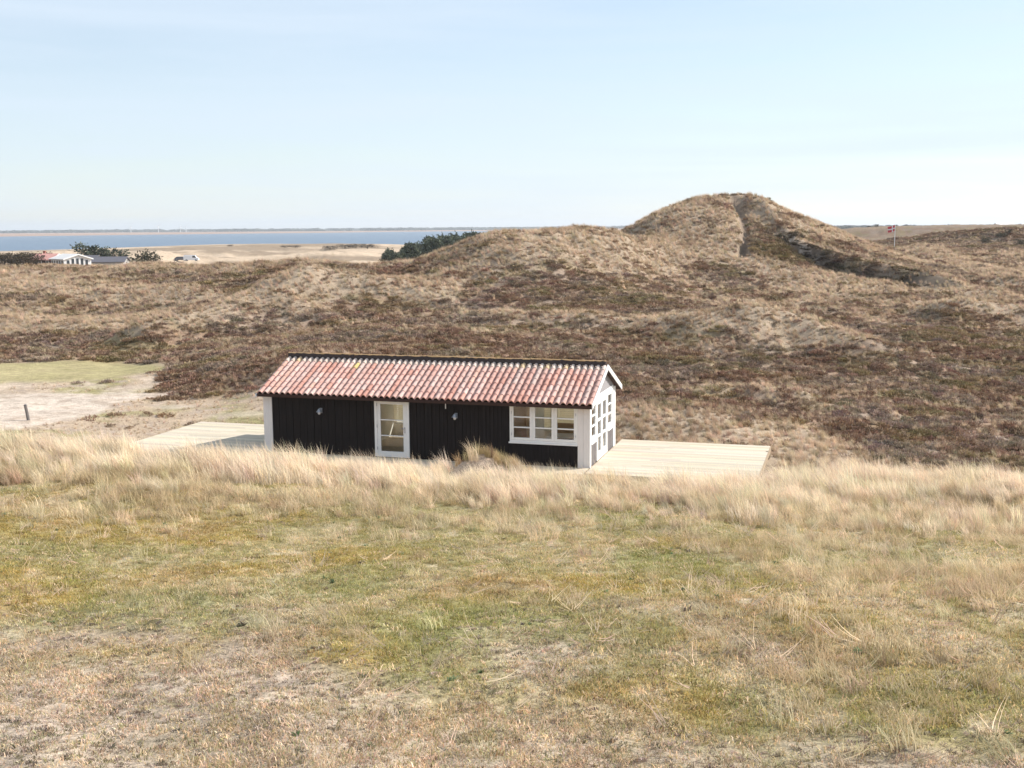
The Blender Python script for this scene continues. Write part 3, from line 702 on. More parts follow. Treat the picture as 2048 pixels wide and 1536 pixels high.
# ------------------------------------------------------------------ materials of built things
M_BLACK = simple('black_boards', (0.014, 0.011, 0.011), 0.7, 0.35, 3.0, stretch=(8, 8, 0.6), spec=0.2)
M_WHITE = simple('white_paint', (0.80, 0.80, 0.79), 0.45, 0.05, 4.0, spec=0.4)
M_OFFW = simple('weathered_white_paint', (0.74, 0.71, 0.70), 0.55, 0.07, 5.0, stretch=(6, 6, 0.7))
M_GREYB = simple('grey_boards', (0.27, 0.255, 0.26), 0.75, 0.2, 3.0, stretch=(1, 0.8, 7))
M_DARKP = simple('dark_panel', (0.15, 0.135, 0.135), 0.6, 0.15, 4.0)
M_TILE = simple('clay_tiles', None, 0.8, 0.28, 9.0, attr=True, bump=0.25, spec=0.2)
M_DECK = simple('deck_planks', None, 0.8, 0.14, 4.0, stretch=(0.6, 10, 1), attr=True, spec=0.2)
M_WOODIN = simple('varnished_wood', (0.34, 0.19, 0.09), 0.45, 0.2, 3.0, stretch=(1, 6, 6))
M_FLOOR = simple('pale_floor', (0.66, 0.55, 0.41), 0.5, 0.12, 3.0, stretch=(1, 8, 1))
M_CREAM = simple('cream_panelling', (0.88, 0.85, 0.77), 0.7, 0.04, 3.0)
M_METAL = simple('galvanised_metal', (0.42, 0.44, 0.48), 0.4, 0.15, 20.0, metallic=0.7)
M_IRON = simple('dark_iron', (0.10, 0.10, 0.11), 0.5, 0.15, 20.0, metallic=0.5)
def lichen_ridge():
    m, t, o = new_mat('ridge_metal_with_lichen')
    b = N(t, 'ShaderNodeBsdfPrincipled', i_Roughness=0.8); b.inputs['Specular IOR Level'].default_value = 0.2
    tc = N(t, 'ShaderNodeTexCoord'); sx = N(t, 'ShaderNodeSeparateXYZ'); nz = N(t, 'ShaderNodeTexNoise', i_Scale=7.0, i_Detail=5.0)
    ad = N(t, 'ShaderNodeMath', operation='MULTIPLY_ADD'); ad.inputs[1].default_value = 0.14
    mr = N(t, 'ShaderNodeMapRange'); mr.inputs['From Min'].default_value = 3.375+0.07; mr.inputs['From Max'].default_value = 3.40+0.07
    rp = N(t, 'ShaderNodeValToRGB'); rp.color_ramp.elements[0].color = (0.055, 0.042, 0.040, 1); rp.color_ramp.elements[1].color = (0.40, 0.26, 0.13, 1)
    t.links.new(tc.outputs['Object'], nz.inputs['Vector']); t.links.new(tc.outputs['Object'], sx.inputs[0])
    t.links.new(nz.outputs['Fac'], ad.inputs[0]); t.links.new(sx.outputs['Z'], ad.inputs[2]); t.links.new(ad.outputs[0], mr.inputs['Value'])
    t.links.new(mr.outputs[0], rp.inputs[0]); t.links.new(rp.outputs[0], b.inputs['Base Color']); t.links.new(b.outputs[0], o.inputs['Surface'])
    return m
M_RIDGE = lichen_ridge()
def glass():
    m, t, o = new_mat('window_glass')
    tr = N(t, 'ShaderNodeBsdfTransparent'); tr.inputs['Color'].default_value = (0.93, 0.95, 0.94, 1)
    gl = N(t, 'ShaderNodeBsdfGlossy', i_Roughness=0.02); fr = N(t, 'ShaderNodeFresnel', i_IOR=1.55)
    ml = N(t, 'ShaderNodeMath', operation='MULTIPLY'); ml.inputs[1].default_value = 2.4
    mx = N(t, 'ShaderNodeMixShader'); t.links.new(fr.outputs[0], ml.inputs[0]); t.links.new(ml.outputs[0], mx.inputs[0])
    t.links.new(tr.outputs[0], mx.inputs[1]); t.links.new(gl.outputs[0], mx.inputs[2]); t.links.new(mx.outputs[0], o.inputs['Surface'])
    return m
M_GLASS = glass()

# ------------------------------------------------------------------ the cabin
cabin = empty('cabin', tuple(HO), -YAW, 'long low black timber cabin with white corners and red pantile roof', 'cabin')
TH = 0.14                                   # wall thickness
SL = math.atan2(3.20 - 2.17, HW/2 + 0.36); EAVE_Y = -0.36; EAVE_Z = 2.17; RIDGE_Z = 3.20
XL, XR = -HL - 0.08, 0.17                   # roof ends
D0, D1 = -7.83, -6.51                       # door opening
W0, W1 = -2.80, -0.40                       # front window opening
def board_wall(mb, x0, x1, z0, z1, y, out):
    """vertical boards with battens; out = -1 faces -y"""
    mb.box(x0, x1, min(y, y - out*TH), max(y, y - out*TH), z0, z1)
    n = max(1, int(round((x1-x0)/0.14))); w = (x1-x0)/n
    for i in range(n):
        j = 0.003*((i*7) % 3)
        a = x0 + i*w + 0.004; b = x0 + (i+1)*w - 0.004
        ya, yb = sorted((y, y + out*(0.012 + j + (0.012 if i % 2 else 0))))
        mb.box(a, b, ya, yb, z0 + 0.002, z1 - 0.002)
mb = MB()
for x0, x1, z0, z1 in ((-HL+0.34, D0-0.002, -0.05, 2.24), (D1+0.002, W0-0.002, -0.05, 2.24), (W0, W1-0.002, -0.05, 0.735), (D0, D1, 2.135, 2.24), (W0, W1, 2.135, 2.24)):
    board_wall(mb, x0, x1, z0, z1, 0.0, -1)
mb.build('front_wall', M_BLACK, cabin); mb = MB()
BW = ((-11.4, -9.6), (-8.75, -6.0), (-3.8, -0.5))    # rear window openings, added and enlarged to let sun brighten the room
xs_ = [-HL+0.36] + [q for w in BW for q in w] + [-0.3]
for k in range(0, len(xs_), 2): board_wall(mb, xs_[k], xs_[k+1], -0.05, 2.24, HW, 1)
for a, b in BW: board_wall(mb, a+.002, b-.002, -0.05, 0.45, HW, 1); board_wall(mb, a+.002, b-.002, 2.05, 2.24, HW, 1)
mb.build('rear_wall', M_BLACK, cabin)
mb = MB()                                   # left gable end, black boards
yb = np.linspace(0.28, HW-0.28, 27)
for i in range(26):
    a, b = yb[i]+0.003, yb[i+1]-0.003
    zt = lambda q: 2.24 + (RIDGE_Z-2.30) * (1 - abs(q-HW/2)/(HW/2+0.36))
    mb.prism([(a, -0.05), (b, -0.05), (b, zt(b)), (a, zt(a))], 'x', -HL+0.02-(0.012 if i % 2 else 0), -HL+0.14)
mb.build('gable_wall', M_BLACK, cabin)
def corner(x0, x1, y0, y1, z1, mat):
    MB().box(x0, x1, y0, y1, -0.05, z1).build('corner_board', mat, cabin, bevel=0.006)
corner(-HL-0.012, -HL+0.338, -0.035, 0.27, 2.25, M_OFFW)
corner(-HL-0.012, -HL+0.30, HW-0.27, HW+0.035, 2.25, M_OFFW)
# right front corner: broad board with a groove, slim white board on the gable side
mb = MB(); mb.box(W1+0.002, -0.205, -0.036, 0.10, -0.05, 2.20); mb.box(-0.20, -0.002, -0.040, 0.10, -0.05, 2.20)
mb.build('corner_board', M_OFFW, cabin, bevel=0.004)
MB().box(0.0, 0.03, -0.045, 0.165, -0.05, 2.24).build('corner_board', M_WHITE, cabin, bevel=0.004)
MB().box(-0.28, 0.03, HW-0.36, HW+0.04, -0.05, 2.24).build('corner_board', M_WHITE, cabin, bevel=0.004)

# glazed right gable (plane x = 0, outside is +x)
def frame_y(mb, y0, y1, z0, z1, w, x0, x1, wb=None):
    wb = wb or w
    mb.box(x0, x1, y0, y0+w, z0, z1); mb.box(x0, x1, y1-w, y1, z0, z1)
    mb.box(x0+.001, x1-.001, y0+w, y1-w, z0, z0+wb); mb.box(x0+.001, x1-.001, y0+w, y1-w, z1-w, z1)
def gable_window(y0, y1, z0, z1):
    mb = MB(); frame_y(mb, y0, y1, z0, z1, 0.06, -0.10, 0.020, 0.08); f = mb.build('window', M_WHITE, cabin, bevel=0.003)
    a, b, c, d = y0+0.062, y1-0.062, z0+0.082, z1-0.062
    mb = MB(); frame_y(mb, a, b, c, d, 0.085, -0.06, 0.006)
    h = (d-c-0.17)/3
    for k in (1, 2): mb.box(-0.05, 0.0, a+0.085, b-0.085, c+0.085+k*h-0.025, c+0.085+k*h+0.025)
    mb.build('sash', M_WHITE, f, bevel=0.002)
    MB().add([(-0.03, a+.08, c+.08), (-0.03, b-.08, c+.08), (-0.03, b-.08, d-.08), (-0.03, a+.08, d-.08)], [(0, 1, 2, 3)]).build('pane', M_GLASS, f)
    MB().box(0.021, 0.06, y0-0.01, y1+0.01, z0-0.055, z0-0.006).build('sill', M_WHITE, f, bevel=0.003)
gable_window(0.172, 1.085, 0.80, 2.18); gable_window(2.92, 3.83, 0.80, 2.18)
for y0, y1 in ((0.172, 1.085), (2.92, 3.83)):
    mb = MB(); mb.box(-0.10, -0.012, y0, y1, -0.04, 0.742)
    n = 7
    for k in range(n): mb.box(-0.010, -0.001 + 0.004*(k % 2), y0+(y1-y0)*k/n+0.003, y0+(y1-y0)*(k+1)/n-0.003, -0.03, 0.74)
    mb.build('panel', M_DARKP, cabin)
mb = MB(); frame_y(mb, 1.088, 2.917, 0.0, 2.18, 0.055, -0.10, 0.024); mb.build('door_frame', M_WHITE, cabin, bevel=0.003)
for y0, y1, hs in ((1.146, 2.000, 1), (2.004, 2.859, -1)):
    mb = MB(); frame_y(mb, y0, y1, 0.058, 2.122, 0.17, -0.06, 0.008, 0.20)
    c, d = 0.258, 1.952; h = (d-c)/3
    for k in (1, 2): mb.box(-0.052, 0.002, y0+0.17, y1-0.17, c+k*h-0.04, c+k*h+0.04)
    f = mb.build('door', M_WHITE, cabin, bevel=0.003)
    MB().add([(-0.03, y0+.165, c-.005), (-0.03, y1-.165, c-.005), (-0.03, y1-.165, d+.005), (-0.03, y0+.165, d+.005)], [(0, 1, 2, 3)]).build('pane', M_GLASS, f)
    if hs > 0: MB().tube([(0.009, y1-0.07, 1.03), (0.05, y1-0.07, 1.03), (0.055, y1-0.18, 1.03)], 0.011).build('handle', M_METAL, f)
MB().box(-0.10, 0.026, 0.167, HW-0.362, 2.182, 2.31).build('frieze_board', M_WHITE, cabin, bevel=0.004)
mb = MB()
zz = np.linspace(2.312, 3.02, 7)
def half(z): return max(0.02, (RIDGE_Z - 0.10 - z)/math.tan(SL))
for k in range(6):
    a, b = half(zz[k]), half(zz[k+1]); c = HW/2
    if zz[k] < 2.6: a, b = min(a, c+0.0), min(b, c+0.0)
    lo, hi = 0.018, 0.004
    p = [(lo, c-a, zz[k]), (lo, c+a, zz[k]), (hi, c+b, zz[k+1]+0.0), (hi, c-b, zz[k+1]+0.0)]
    q = [(-0.08, y, z) for _, y, z in p]
    mb.add(p+q, [(0, 1, 2, 3), (4, 7, 6, 5), (0, 4, 5, 1), (1, 5, 6, 2), (2, 6, 7, 3), (3, 7, 4, 0)])
mb.build('gable_boards', M_GREYB, cabin)

# front door
def frame_x(mb, x0, x1, z0, z1, w, y0, y1, wb=None):
    wb = wb or w
    mb.box(x0, x0+w, y0, y1, z0, z1); mb.box(x1-w, x1, y0, y1, z0, z1)
    mb.box(x0+w, x1-w, y0+.001, y1-.001, z0, z0+wb); mb.box(x0+w, x1-w, y0+.001, y1-.001, z1-w, z1)
mb = MB(); frame_x(mb, D0, D1, 0.0, 2.132, 0.10, -0.045, 0.11, 0.05); fr = mb.build('door_frame', M_WHITE, cabin, bevel=0.004)
a, b, c, d = D0+0.103, D1-0.103, 0.053, 2.029
mb = MB(); frame_x(mb, a, b, c, d, 0.125, -0.030, 0.03, 0.15)
g0, g1 = c+0.15, d-0.125; h = (g1-g0)/3
for k in (1, 2): mb.box(a+0.125, b-0.125, -0.022, 0.022, g0+k*h-0.018, g0+k*h+0.018)
dr = mb.build('door', M_WHITE, cabin, bevel=0.003)
MB().add([(a+.12, 0.0, g0-.004), (b-.12, 0.0, g0-.004), (b-.12, 0.0, g1+.004), (a+.12, 0.0, g1+.004)], [(0, 1, 2, 3)]).build('pane', M_GLASS, dr)
for z in (0.25, 1.05, 1.82): MB().tube([(a-0.002, -0.052, z), (a-0.002, -0.052, z+0.11)], 0.013).build('hinge', M_METAL, dr)
mb = MB(); mb.box(b-0.085, b-0.045, -0.036, -0.031, 0.88, 1.10); mb.tube([(b-0.065, -0.036, 1.05), (b-0.065, -0.085, 1.05), (b-0.18, -0.09, 1.05)], 0.011)
mb.build('handle', M_METAL, dr)
# front window: three casements of three panes
mb = MB(); frame_x(mb, W0, W1, 0.738, 2.132, 0.06, -0.045, 0.11, 0.10)
for x in (-1.99, -1.22): mb.box(x-0.022, x+0.022, -0.044, 0.109, 0.838, 2.072)
wf = mb.build('window', M_WHITE, cabin, bevel=0.004)
for x0, x1 in ((W0+0.062, -2.014), (-1.966, -1.244), (-1.196, W1-0.062)):
    mb = MB(); c, d = 0.842, 2.070; frame_x(mb, x0, x1, c, d, 0.072, -0.036, 0.03, 0.085)
    g0, g1 = c+0.085, d-0.072; h = (g1-g0)/3
    for k in (1, 2): mb.box(x0+0.072, x1-0.072, -0.028, 0.022, g0+k*h-0.022, g0+k*h+0.022)
    sh = mb.build('sash', M_WHITE, wf, bevel=0.003)
    MB().add([(x0+.07, 0.0, g0-.002), (x1-.07, 0.0, g0-.002), (x1-.07, 0.0, g1+.002), (x0+.07, 0.0, g1+.002)], [(0, 1, 2, 3)]).build('pane', M_GLASS, wf)
for x in (W0+0.062, W1-0.062):
    for z in (1.0, 1.75): MB().tube([(x, -0.05, z), (x, -0.05, z+0.09)], 0.010).build('hinge', M_METAL, wf)
MB().box(W0-0.03, W1+0.0, -0.085, -0.047, 0.725, 0.775).build('sill', M_WHITE, wf, bevel=0.004)

# roof: structure under the tiles, pantiles, ridge, barge boards, eaves board
def slope(y):                               # height of the tile bed at depth y
    return EAVE_Z + (RIDGE_Z-EAVE_Z)*(1 - abs(y-HW/2)/(HW/2-EAVE_Y))
y2 = HW - EAVE_Y
mb = MB()
mb.prism([(EAVE_Y+0.02, EAVE_Z-0.01), (HW/2, RIDGE_Z-0.01), (HW/2, RIDGE_Z-0.10), (EAVE_Y+0.02, EAVE_Z-0.09)], 'x', XL+0.02, XR-0.03)
mb.prism([(HW/2+.002, RIDGE_Z-0.01), (y2-0.02, EAVE_Z-0.01), (y2-0.02, EAVE_Z-0.09), (HW/2+.002, RIDGE_Z-0.10)], 'x', XL+0.02, XR-0.03)
M_EAVE = simple('dark_brown_eaves', (0.045, 0.022, 0.018), 0.7, 0.2, 5.0)
roof = mb.build('roof', M_EAVE, cabin)
NC, NR = 55, 7
cw = (XR - XL)/NC; ln = math.hypot(HW/2-EAVE_Y, RIDGE_Z-EAVE_Z); rl = ln/NR
PAL = [((0.53, 0.31, 0.26), 7), ((0.55, 0.35, 0.30), 7), ((0.55, 0.375, 0.33), 5), ((0.50, 0.265, 0.21), 3), ((0.54, 0.395, 0.35), 2), ((0.53, 0.325, 0.26), 2)]
pool = [np.array(c) for c, k in PAL for _ in range(k)]
prof = [(0.0, 0.0), (0.05, -0.010), (0.16, -0.010), (0.26, 0.012), (0.33, 0.045), (0.43, 0.075), (0.56, 0.090), (0.70, 0.090), (0.83, 0.076), (0.92, 0.048), (0.97, 0.018), (1.0, -0.004)]
R_ = np.random.default_rng(5)
colbias = np.zeros(NC); cur = 0
def tile_field(side):
    mb = MB()
    for i in range(NC):
        wear = R_.uniform(0.90, 1.06)
        run = pool[R_.integers(len(pool))]
        for j in range(NR):
            if R_.uniform() < 0.5: run = pool[R_.integers(len(pool))]
            col = run*wear*R_.uniform(0.90, 1.08)
            if j == NR-1: col = np.array((0.60, 0.48, 0.41))*R_.uniform(0.8, 1.05) if R_.uniform() < 0.92 else np.array((0.58, 0.42, 0.26))
            if side < 0 and i == 13 and j == 5: col = np.array((0.58, 0.43, 0.18))
            x0 = XL + i*cw; s0 = j*rl - 0.02*(j == 0); s1 = (j+1)*rl + (0.03 if j < NR-1 else -0.06); jx = R_.normal()*0.003
            def pt(px, s, h):
                y = EAVE_Y + s*math.cos(SL); z = EAVE_Z + s*math.sin(SL)
                y -= h*math.sin(SL); z += h*math.cos(SL)
                return (x0 + px*cw + jx, y if side < 0 else HW - y, z)
            up_, lo_ = 0.006, 0.030
            vs_ = [pt(px, s0, h+lo_) for px, h in prof] + [pt(px, s1, h+up_) for px, h in prof] + [pt(px, s0+0.004, h*0.72+lo_-0.018) for px, h in prof]
            n = len(prof)
            fs = [(k, k+1, n+k+1, n+k) for k in range(n-1)] + [(2*n+k, 2*n+k+1, k+1, k) for k in range(n-1)]
            if side > 0: fs = [f[::-1] for f in fs]
            mb.add(vs_, fs, tuple(col))
    o = mb.build('roof_tiles', M_TILE, roof)
tile_field(-1); tile_field(1)
mb = MB()                                   # dark ridge capping, yellow lichen along its top edge
for k in range(9):
    a = XL + 0.05 + (XR - 0.10 - XL)*k/9; b = XL + 0.05 + (XR - 0.10 - XL)*(k+1)/9 - 0.006
    dz = 0.006*((k*5) % 3 - 1)
    mb.prism([(HW/2-0.10, RIDGE_Z+0.02), (HW/2-0.055, RIDGE_Z+0.20+dz), (HW/2-0.02, RIDGE_Z+0.212+dz), (HW/2+0.02, RIDGE_Z+0.212+dz), (HW/2+0.055, RIDGE_Z+0.20+dz), (HW/2+0.10, RIDGE_Z+0.02)], 'x', a, b)
mb.build('ridge_cap', M_RIDGE, roof)
for x0, x1 in ((XR+0.002, XR+0.034), (XL-0.034, XL-0.002)):
    for sgn in (-1, 1):
        f = lambda y: y if sgn < 0 else HW - y
        p = [(f(EAVE_Y-0.05), EAVE_Z-0.125), (f(EAVE_Y-0.05), EAVE_Z+(0.055 if x0 > 0 else -0.03)), (HW/2-sgn*0.002*-1, RIDGE_Z+(0.075 if x0 > 0 else -0.01)), (HW/2-sgn*0.002*-1, RIDGE_Z-0.105)]
        MB().prism(p if sgn < 0 else p[::-1], 'x', x0, x1).build('barge_board', M_WHITE, roof, bevel=0.003)
for y0, y1 in ((EAVE_Y-0.012, EAVE_Y+0.018), (y2-0.018, y2+0.012)):
    MB().box(XL+0.02, XR-0.005, y0, y1, EAVE_Z-0.115, EAVE_Z-0.005).build('eaves_board', M_EAVE, roof)

# inside: floor, linings, a partition, a table with benches
mb = MB(); mb.box(-HL+0.16, -0.11, 0.16, HW-0.16, -0.02, 0.012); mb.build('floor', M_FLOOR, cabin)
for a, b in BW:  # frames and panes of the added rear windows
    mb = MB(); frame_x(mb, a, b, 0.452, 2.048, 0.07, HW-0.12, HW+0.03); mb.box((a+b)/2-0.03, (a+b)/2+0.03, HW-0.1, HW+0.01, 0.522, 1.978); f = mb.build('window', M_WHITE, cabin)
    MB().add([(a+.06, HW-.05, .51), (b-.06, HW-.05, .51), (b-.06, HW-.05, 1.99), (a+.06, HW-.05, 1.99)], [(0, 1, 2, 3)]).build('pane', M_GLASS, f)
mb = MB(); 
for k in range(0, len(xs_), 2): mb.box(max(xs_[k], -HL+0.16), xs_[k+1], HW-0.165, HW-0.145, 0.013, 2.2)
for a, b in BW: mb.box(a, b, HW-0.165, HW-0.145, 0.013, 0.45); mb.box(a, b, HW-0.165, HW-0.145, 2.05, 2.2)
for x0, x1, z0, z1 in ((-HL+0.34, D0, 0.013, 2.2), (D1, W0, 0.013, 2.2), (W0, W1, 0.013, 0.735), (D0, D1, 2.135, 2.2), (W0, W1, 2.135, 2.2)): mb.box(x0, x1, 0.145, 0.16, z0, z1)
mb.box(-8.9, -8.8, 0.16, HW-0.17, 0.013, 2.2); mb.box(-4.0, -3.9, 1.7, HW-0.17, 0.013, 2.2); mb.box(-2.35, -2.27, 1.2, 2.6, 0.013, 2.2)
mb.box(-HL+0.16, -0.11, 0.16, HW-0.17, 2.201, 2.215)
mb.build('inner_lining', M_CREAM, cabin)
def blind_mat():
    m, t, o = new_mat('cream_blind'); d = N(t, 'ShaderNodeBsdfDiffuse'); tr = N(t, 'ShaderNodeBsdfTranslucent'); mx = N(t, 'ShaderNodeMixShader', n_0=0.5)
    for q in (d, tr): q.inputs['Color'].default_value = (0.74, 0.69, 0.56, 1); t.links.new(q.outputs[0], mx.inputs[1 if q is d else 2])
    t.links.new(mx.outputs[0], o.inputs['Surface']); return m
M_BLIND = blind_mat()
for a, b in BW:  # blind repeated on every added rear window so the front panes look bright
    mb = MB(); k = 0
    while 0.55 + 0.075*k < 2.1:
        z = 0.55 + 0.075*k; mb.box(a-0.03, b+0.03, HW-0.20, HW-0.195, z, z+0.068); k += 1
    mb.build('blind', M_BLIND, cabin)
mb = MB(); mb.box(-1.9, -0.85, 1.35, 2.15, 0.70, 0.74)
for x in (-1.83, -0.92):
    for y in (1.42, 2.08): mb.box(x-0.03, x+0.03, y-0.03, y+0.03, 0.013, 0.70)
tb = mb.build('table', M_WHITE); tb.location = tuple(HO); tb.rotation_euler = (0, 0, -YAW); tag(tb, 'white table standing inside the cabin behind the front window', 'table')
def bench(y, lab):
    mb = MB(); mb.box(-1.95, -0.8, y-0.17, y+0.17, 0.42, 0.46); mb.box(-1.95, -0.8, y+0.15*(1 if y > 1.75 else -1)-0.015, y+0.15*(1 if y > 1.75 else -1)+0.015, 0.50, 0.98)
    for x in (-1.9, -0.85): mb.box(x-0.03, x+0.03, y-0.15, y+0.15, 0.013, 0.42); mb.box(x-0.02, x+0.02, y+0.13*(1 if y > 1.75 else -1)-0.02, y+0.13*(1 if y > 1.75 else -1)+0.02, 0.46, 0.98)
    o = mb.build('bench', M_WOODIN); o.location = tuple(HO); o.rotation_euler = (0, 0, -YAW); tag(o, lab, 'bench')
bench(2.75, 'brown wooden bench behind the white table inside the cabin')
mb = MB(); mb.box(-3.8, -2.95, 2.6, 3.2, 0.013, 1.9); mb.box(-3.38, -3.37, 2.585, 2.598, 0.1, 1.85)
cb = mb.build('cupboard', M_WOODIN); cb.location = tuple(HO); cb.rotation_euler = (0, 0, -YAW); tag(cb, 'tall brown cupboard standing inside the cabin', 'cupboard')

# wall lamps and thermometer
for x, z, lab in ((-9.91, 1.58, ''), (-4.745, 1.60, '')):
    mb = MB(); mb.box(x-0.05, x+0.05, -0.045, -0.03, z-0.09, z+0.09); mb.tube([(x, -0.045, z+0.05), (x, -0.16, z+0.10), (x, -0.19, z+0.06)], 0.014)
    lp = mb.build('wall_lamp', M_METAL, cabin)
    MB().tube([(x, -0.19, z+0.08), (x, -0.19, z+0.02), (x, -0.19, z-0.03)], [0.03, 0.07, 0.115], 14).build('lamp_shade', M_METAL, lp)
    MB().tube([(x, -0.19, z-0.031), (x, -0.19, z-0.07), (x, -0.19, z-0.12)], [0.05, 0.055, 0.03], 10).build('lamp_glass', M_OFFW, lp)
MB().box(-5.145, -5.115, -0.05, -0.037, 1.83, 2.03).build('thermometer', M_WHITE, cabin)

# ------------------------------------------------------------------ decks
def deck(name, x0, x1, y0, y1, cut, label):
    """planks run along x; cut: holes are left out by giving several rectangles"""
    mb = MB(); w = 0.145; n = int((y1-y0)/w)
    r = np.random.default_rng(int(abs(x0*10)+3))
    for i in range(n):
        ya = y0 + i*w + 0.005; yb_ = ya + w - 0.010
        xs = [x0]; 
        while xs[-1] < x1 - 0.1: xs.append(min(x1, xs[-1] + (r.uniform(1.2, 4.2) if len(xs) == 1 else 4.2)))
        for a, b in zip(xs[:-1], xs[1:]):
            c = np.array((0.545, 0.475, 0.375))*r.uniform(0.80, 1.12)*np.array((1, r.uniform(0.97, 1.02), r.uniform(0.93, 1.04)))
            mb.box(a+0.002, b-0.002, ya, yb_, -0.034+r.uniform(-0.002, 0.002), -0.002, tuple(c))
    o = empty(name, tuple(HO), -YAW, label, 'deck')
    mb.build('planks', M_DECK, o)
    mb = MB()
    for y in (y0-0.03, y1-0.01): mb.box(x0, x1, y, y+0.03, -0.21, -0.036, (0.40, 0.32, 0.22))
    for x in (x0-0.03, x1): mb.box(x, x+0.03, y0-0.03, y1+0.02, -0.21, -0.006, (0.34, 0.26, 0.18))
    nx = max(2, int((x1-x0)/1.6))
    for i in range(nx+1):
        for y in (y0+0.05, (y0+y1)/2, y1-0.1):
            x = x0+0.05 + (x1-x0-0.15)*i/nx; mb.box(x, x+0.09, y, y+0.09, -1.3, -0.037, (0.25, 0.2, 0.15))
    mb.build('frame', M_DECK, o)
deck('wooden_deck', 0.06, 5.63, -0.95, 5.45, None, 'pale new timber deck in full sun at the glazed gable end')
deck('wooden_deck', -18.0, -HL-0.06, -2.2, 5.05, None, 'pale timber deck partly in shadow left of the cabin')
deck('wooden_deck', -HL-0.02, 0.02, -1.15, -0.09, None, 'narrow shaded timber deck along the front wall of the cabin')

# ------------------------------------------------------------------ small things on the heath
def gz(x, y): return float(H(np.array([x]), np.array([y]))[0])
M_POST = simple('grey_weathered_wood', (0.20, 0.18, 0.165), 0.85, 0.25, 6.0, stretch=(6, 6, 0.6))
p = G(57, 838, -8.1); z = gz(p[0], p[1])
e = empty('wooden_post', (p[0], p[1], z), 0, 'short leaning grey wooden post beside the sand track', 'post')
MB().tube([(0.02, 0, -0.3), (0, 0, 0.0), (-0.10, 0, 0.66)], [0.075, 0.075, 0.068], 9).build('post', M_POST, e)
MB().tube([(-0.10, 0, 0.661), (-0.103, 0, 0.69)], [0.074, 0.05], 9).build('post_top', M_IRON, e)

M_STONE = simple('white_stone', (0.75, 0.70, 0.64), 0.8, 0.1, 5.0)
c = P(606, 561, 106); mb = MB(); z = gz(c[0], c[1])
R_ = np.random.default_rng(3); vs_ = []; n = 10
for i in range(5):
    ph = math.pi*(i+0.5)/5
    for k in range(n):
        rr = 0.19*(1+0.18*R_.normal()); vs_.append((c[0]+rr*math.sin(ph)*math.cos(2*math.pi*k/n)*1.1, c[1]+rr*math.sin(ph)*math.sin(2*math.pi*k/n), z+0.34+rr*0.8*math.cos(ph)))
fs = [(i*n+k, i*n+(k+1) % n, (i+1)*n+(k+1) % n, (i+1)*n+k) for i in range(4) for k in range(n)] + [tuple(range(n))[::-1], tuple(range(4*n, 5*n))]
mb.add(vs_, fs); tag(mb.build('stone', M_STONE, smooth=True), 'small white stone lying alone in the brown heather', 'stone')

# flagpole with the red flag and its white cross
M_POLE = simple('white_pole', (0.78, 0.77, 0.74), 0.4, 0.05, 3.0)
c = P(1789, 487, 236); z = gz(c[0], c[1]); top = P(1789, 450, 236)[2]
e = empty('flagpole', (c[0], c[1], z), 0, 'white flagpole flying a red flag with a white cross beyond the big dune', 'flagpole')
MB().tube([(0, 0, -0.5), (0, 0, (top-z)*0.5), (0, 0, top-z)], [0.085, 0.075, 0.05], 10).build('pole', M_POLE, e)
mb = MB()
for k in range(4):
    mb.tube([(0.05*math.cos(a*math.pi/4), 0.05*math.sin(a*math.pi/4), 0) for a in range(0)] or [(0, 0, top-z+0.02*k), (0, 0, top-z+0.02*(k+1))], [(0.07, 0.11, 0.11, 0.07)[k], (0.11, 0.11, 0.07, 0.02)[k]], 10)
mb.build('pole_knob', M_METAL, e)
mb = MB(); nx, nz_ = 28, 20; Wd, Hd = 1.6, 1.2; base = len(mb.v); vs_ = []
for j in range(nz_+1):
    for i in range(nx+1):
        t = i/nx; vs_.append((-0.06 - Wd*t*0.93, 0.16*math.sin(t*8.5+j*0.10)*t**0.5 - 0.2*t, top-z-0.10-Hd*j/nz_-0.28*t**1.3+0.05*math.sin(t*6+1)))
fs, cs = [], []
for j in range(nz_):
    for i in range(nx):
        u_, v_ = (i+0.5)/nx, (j+0.5)/nz_
        w = abs(u_-0.37) < 0.07 or abs(v_-0.5) < 0.085
        mb.c.append((0.78, 0.76, 0.74) if w else (0.58, 0.08, 0.09)); mb.f.append([j*(nx+1)+i, j*(nx+1)+i+1, (j+1)*(nx+1)+i+1, (j+1)*(nx+1)+i])
mb.v = vs_
M_FLAG = simple('flag_cloth', None, 0.8, 0.04, 5.0, attr=True)
mb.build('flag', M_FLAG, e, smooth=True)

# ------------------------------------------------------------------ trees and shrubs
M_BARK = simple('bark', (0.12, 0.09, 0.07), 0.9, 0.3, 4.0)
def leaf_mat(name, col):
    m, t, o = new_mat(name)
    d = N(t, 'ShaderNodeBsdfDiffuse'); tr = N(t, 'ShaderNodeBsdfTranslucent'); mx = N(t, 'ShaderNodeMixShader', n_0=0.2)
    a = N(t, 'ShaderNodeAttribute', attribute_name='col'); ml = N(t, 'ShaderNodeVectorMath', operation='MULTIPLY'); ml.inputs[1].default_value = col
    t.links.new(a.outputs['Color'], ml.inputs[0]); t.links.new(ml.outputs[0], d.inputs['Color']); t.links.new(ml.outputs[0], tr.inputs['Color'])
    t.links.new(d.outputs[0], mx.inputs[1]); t.links.new(tr.outputs[0], mx.inputs[2]); t.links.new(mx.outputs[0], o.inputs['Surface']); return m
M_PINE = leaf_mat('pine_needles', (0.10, 0.112, 0.08)); M_SHRUB = leaf_mat('bare_shrub_twigs', (0.085, 0.068, 0.048)); M_DARKSH = leaf_mat('dark_shrub_leaves', (0.10, 0.092, 0.065))
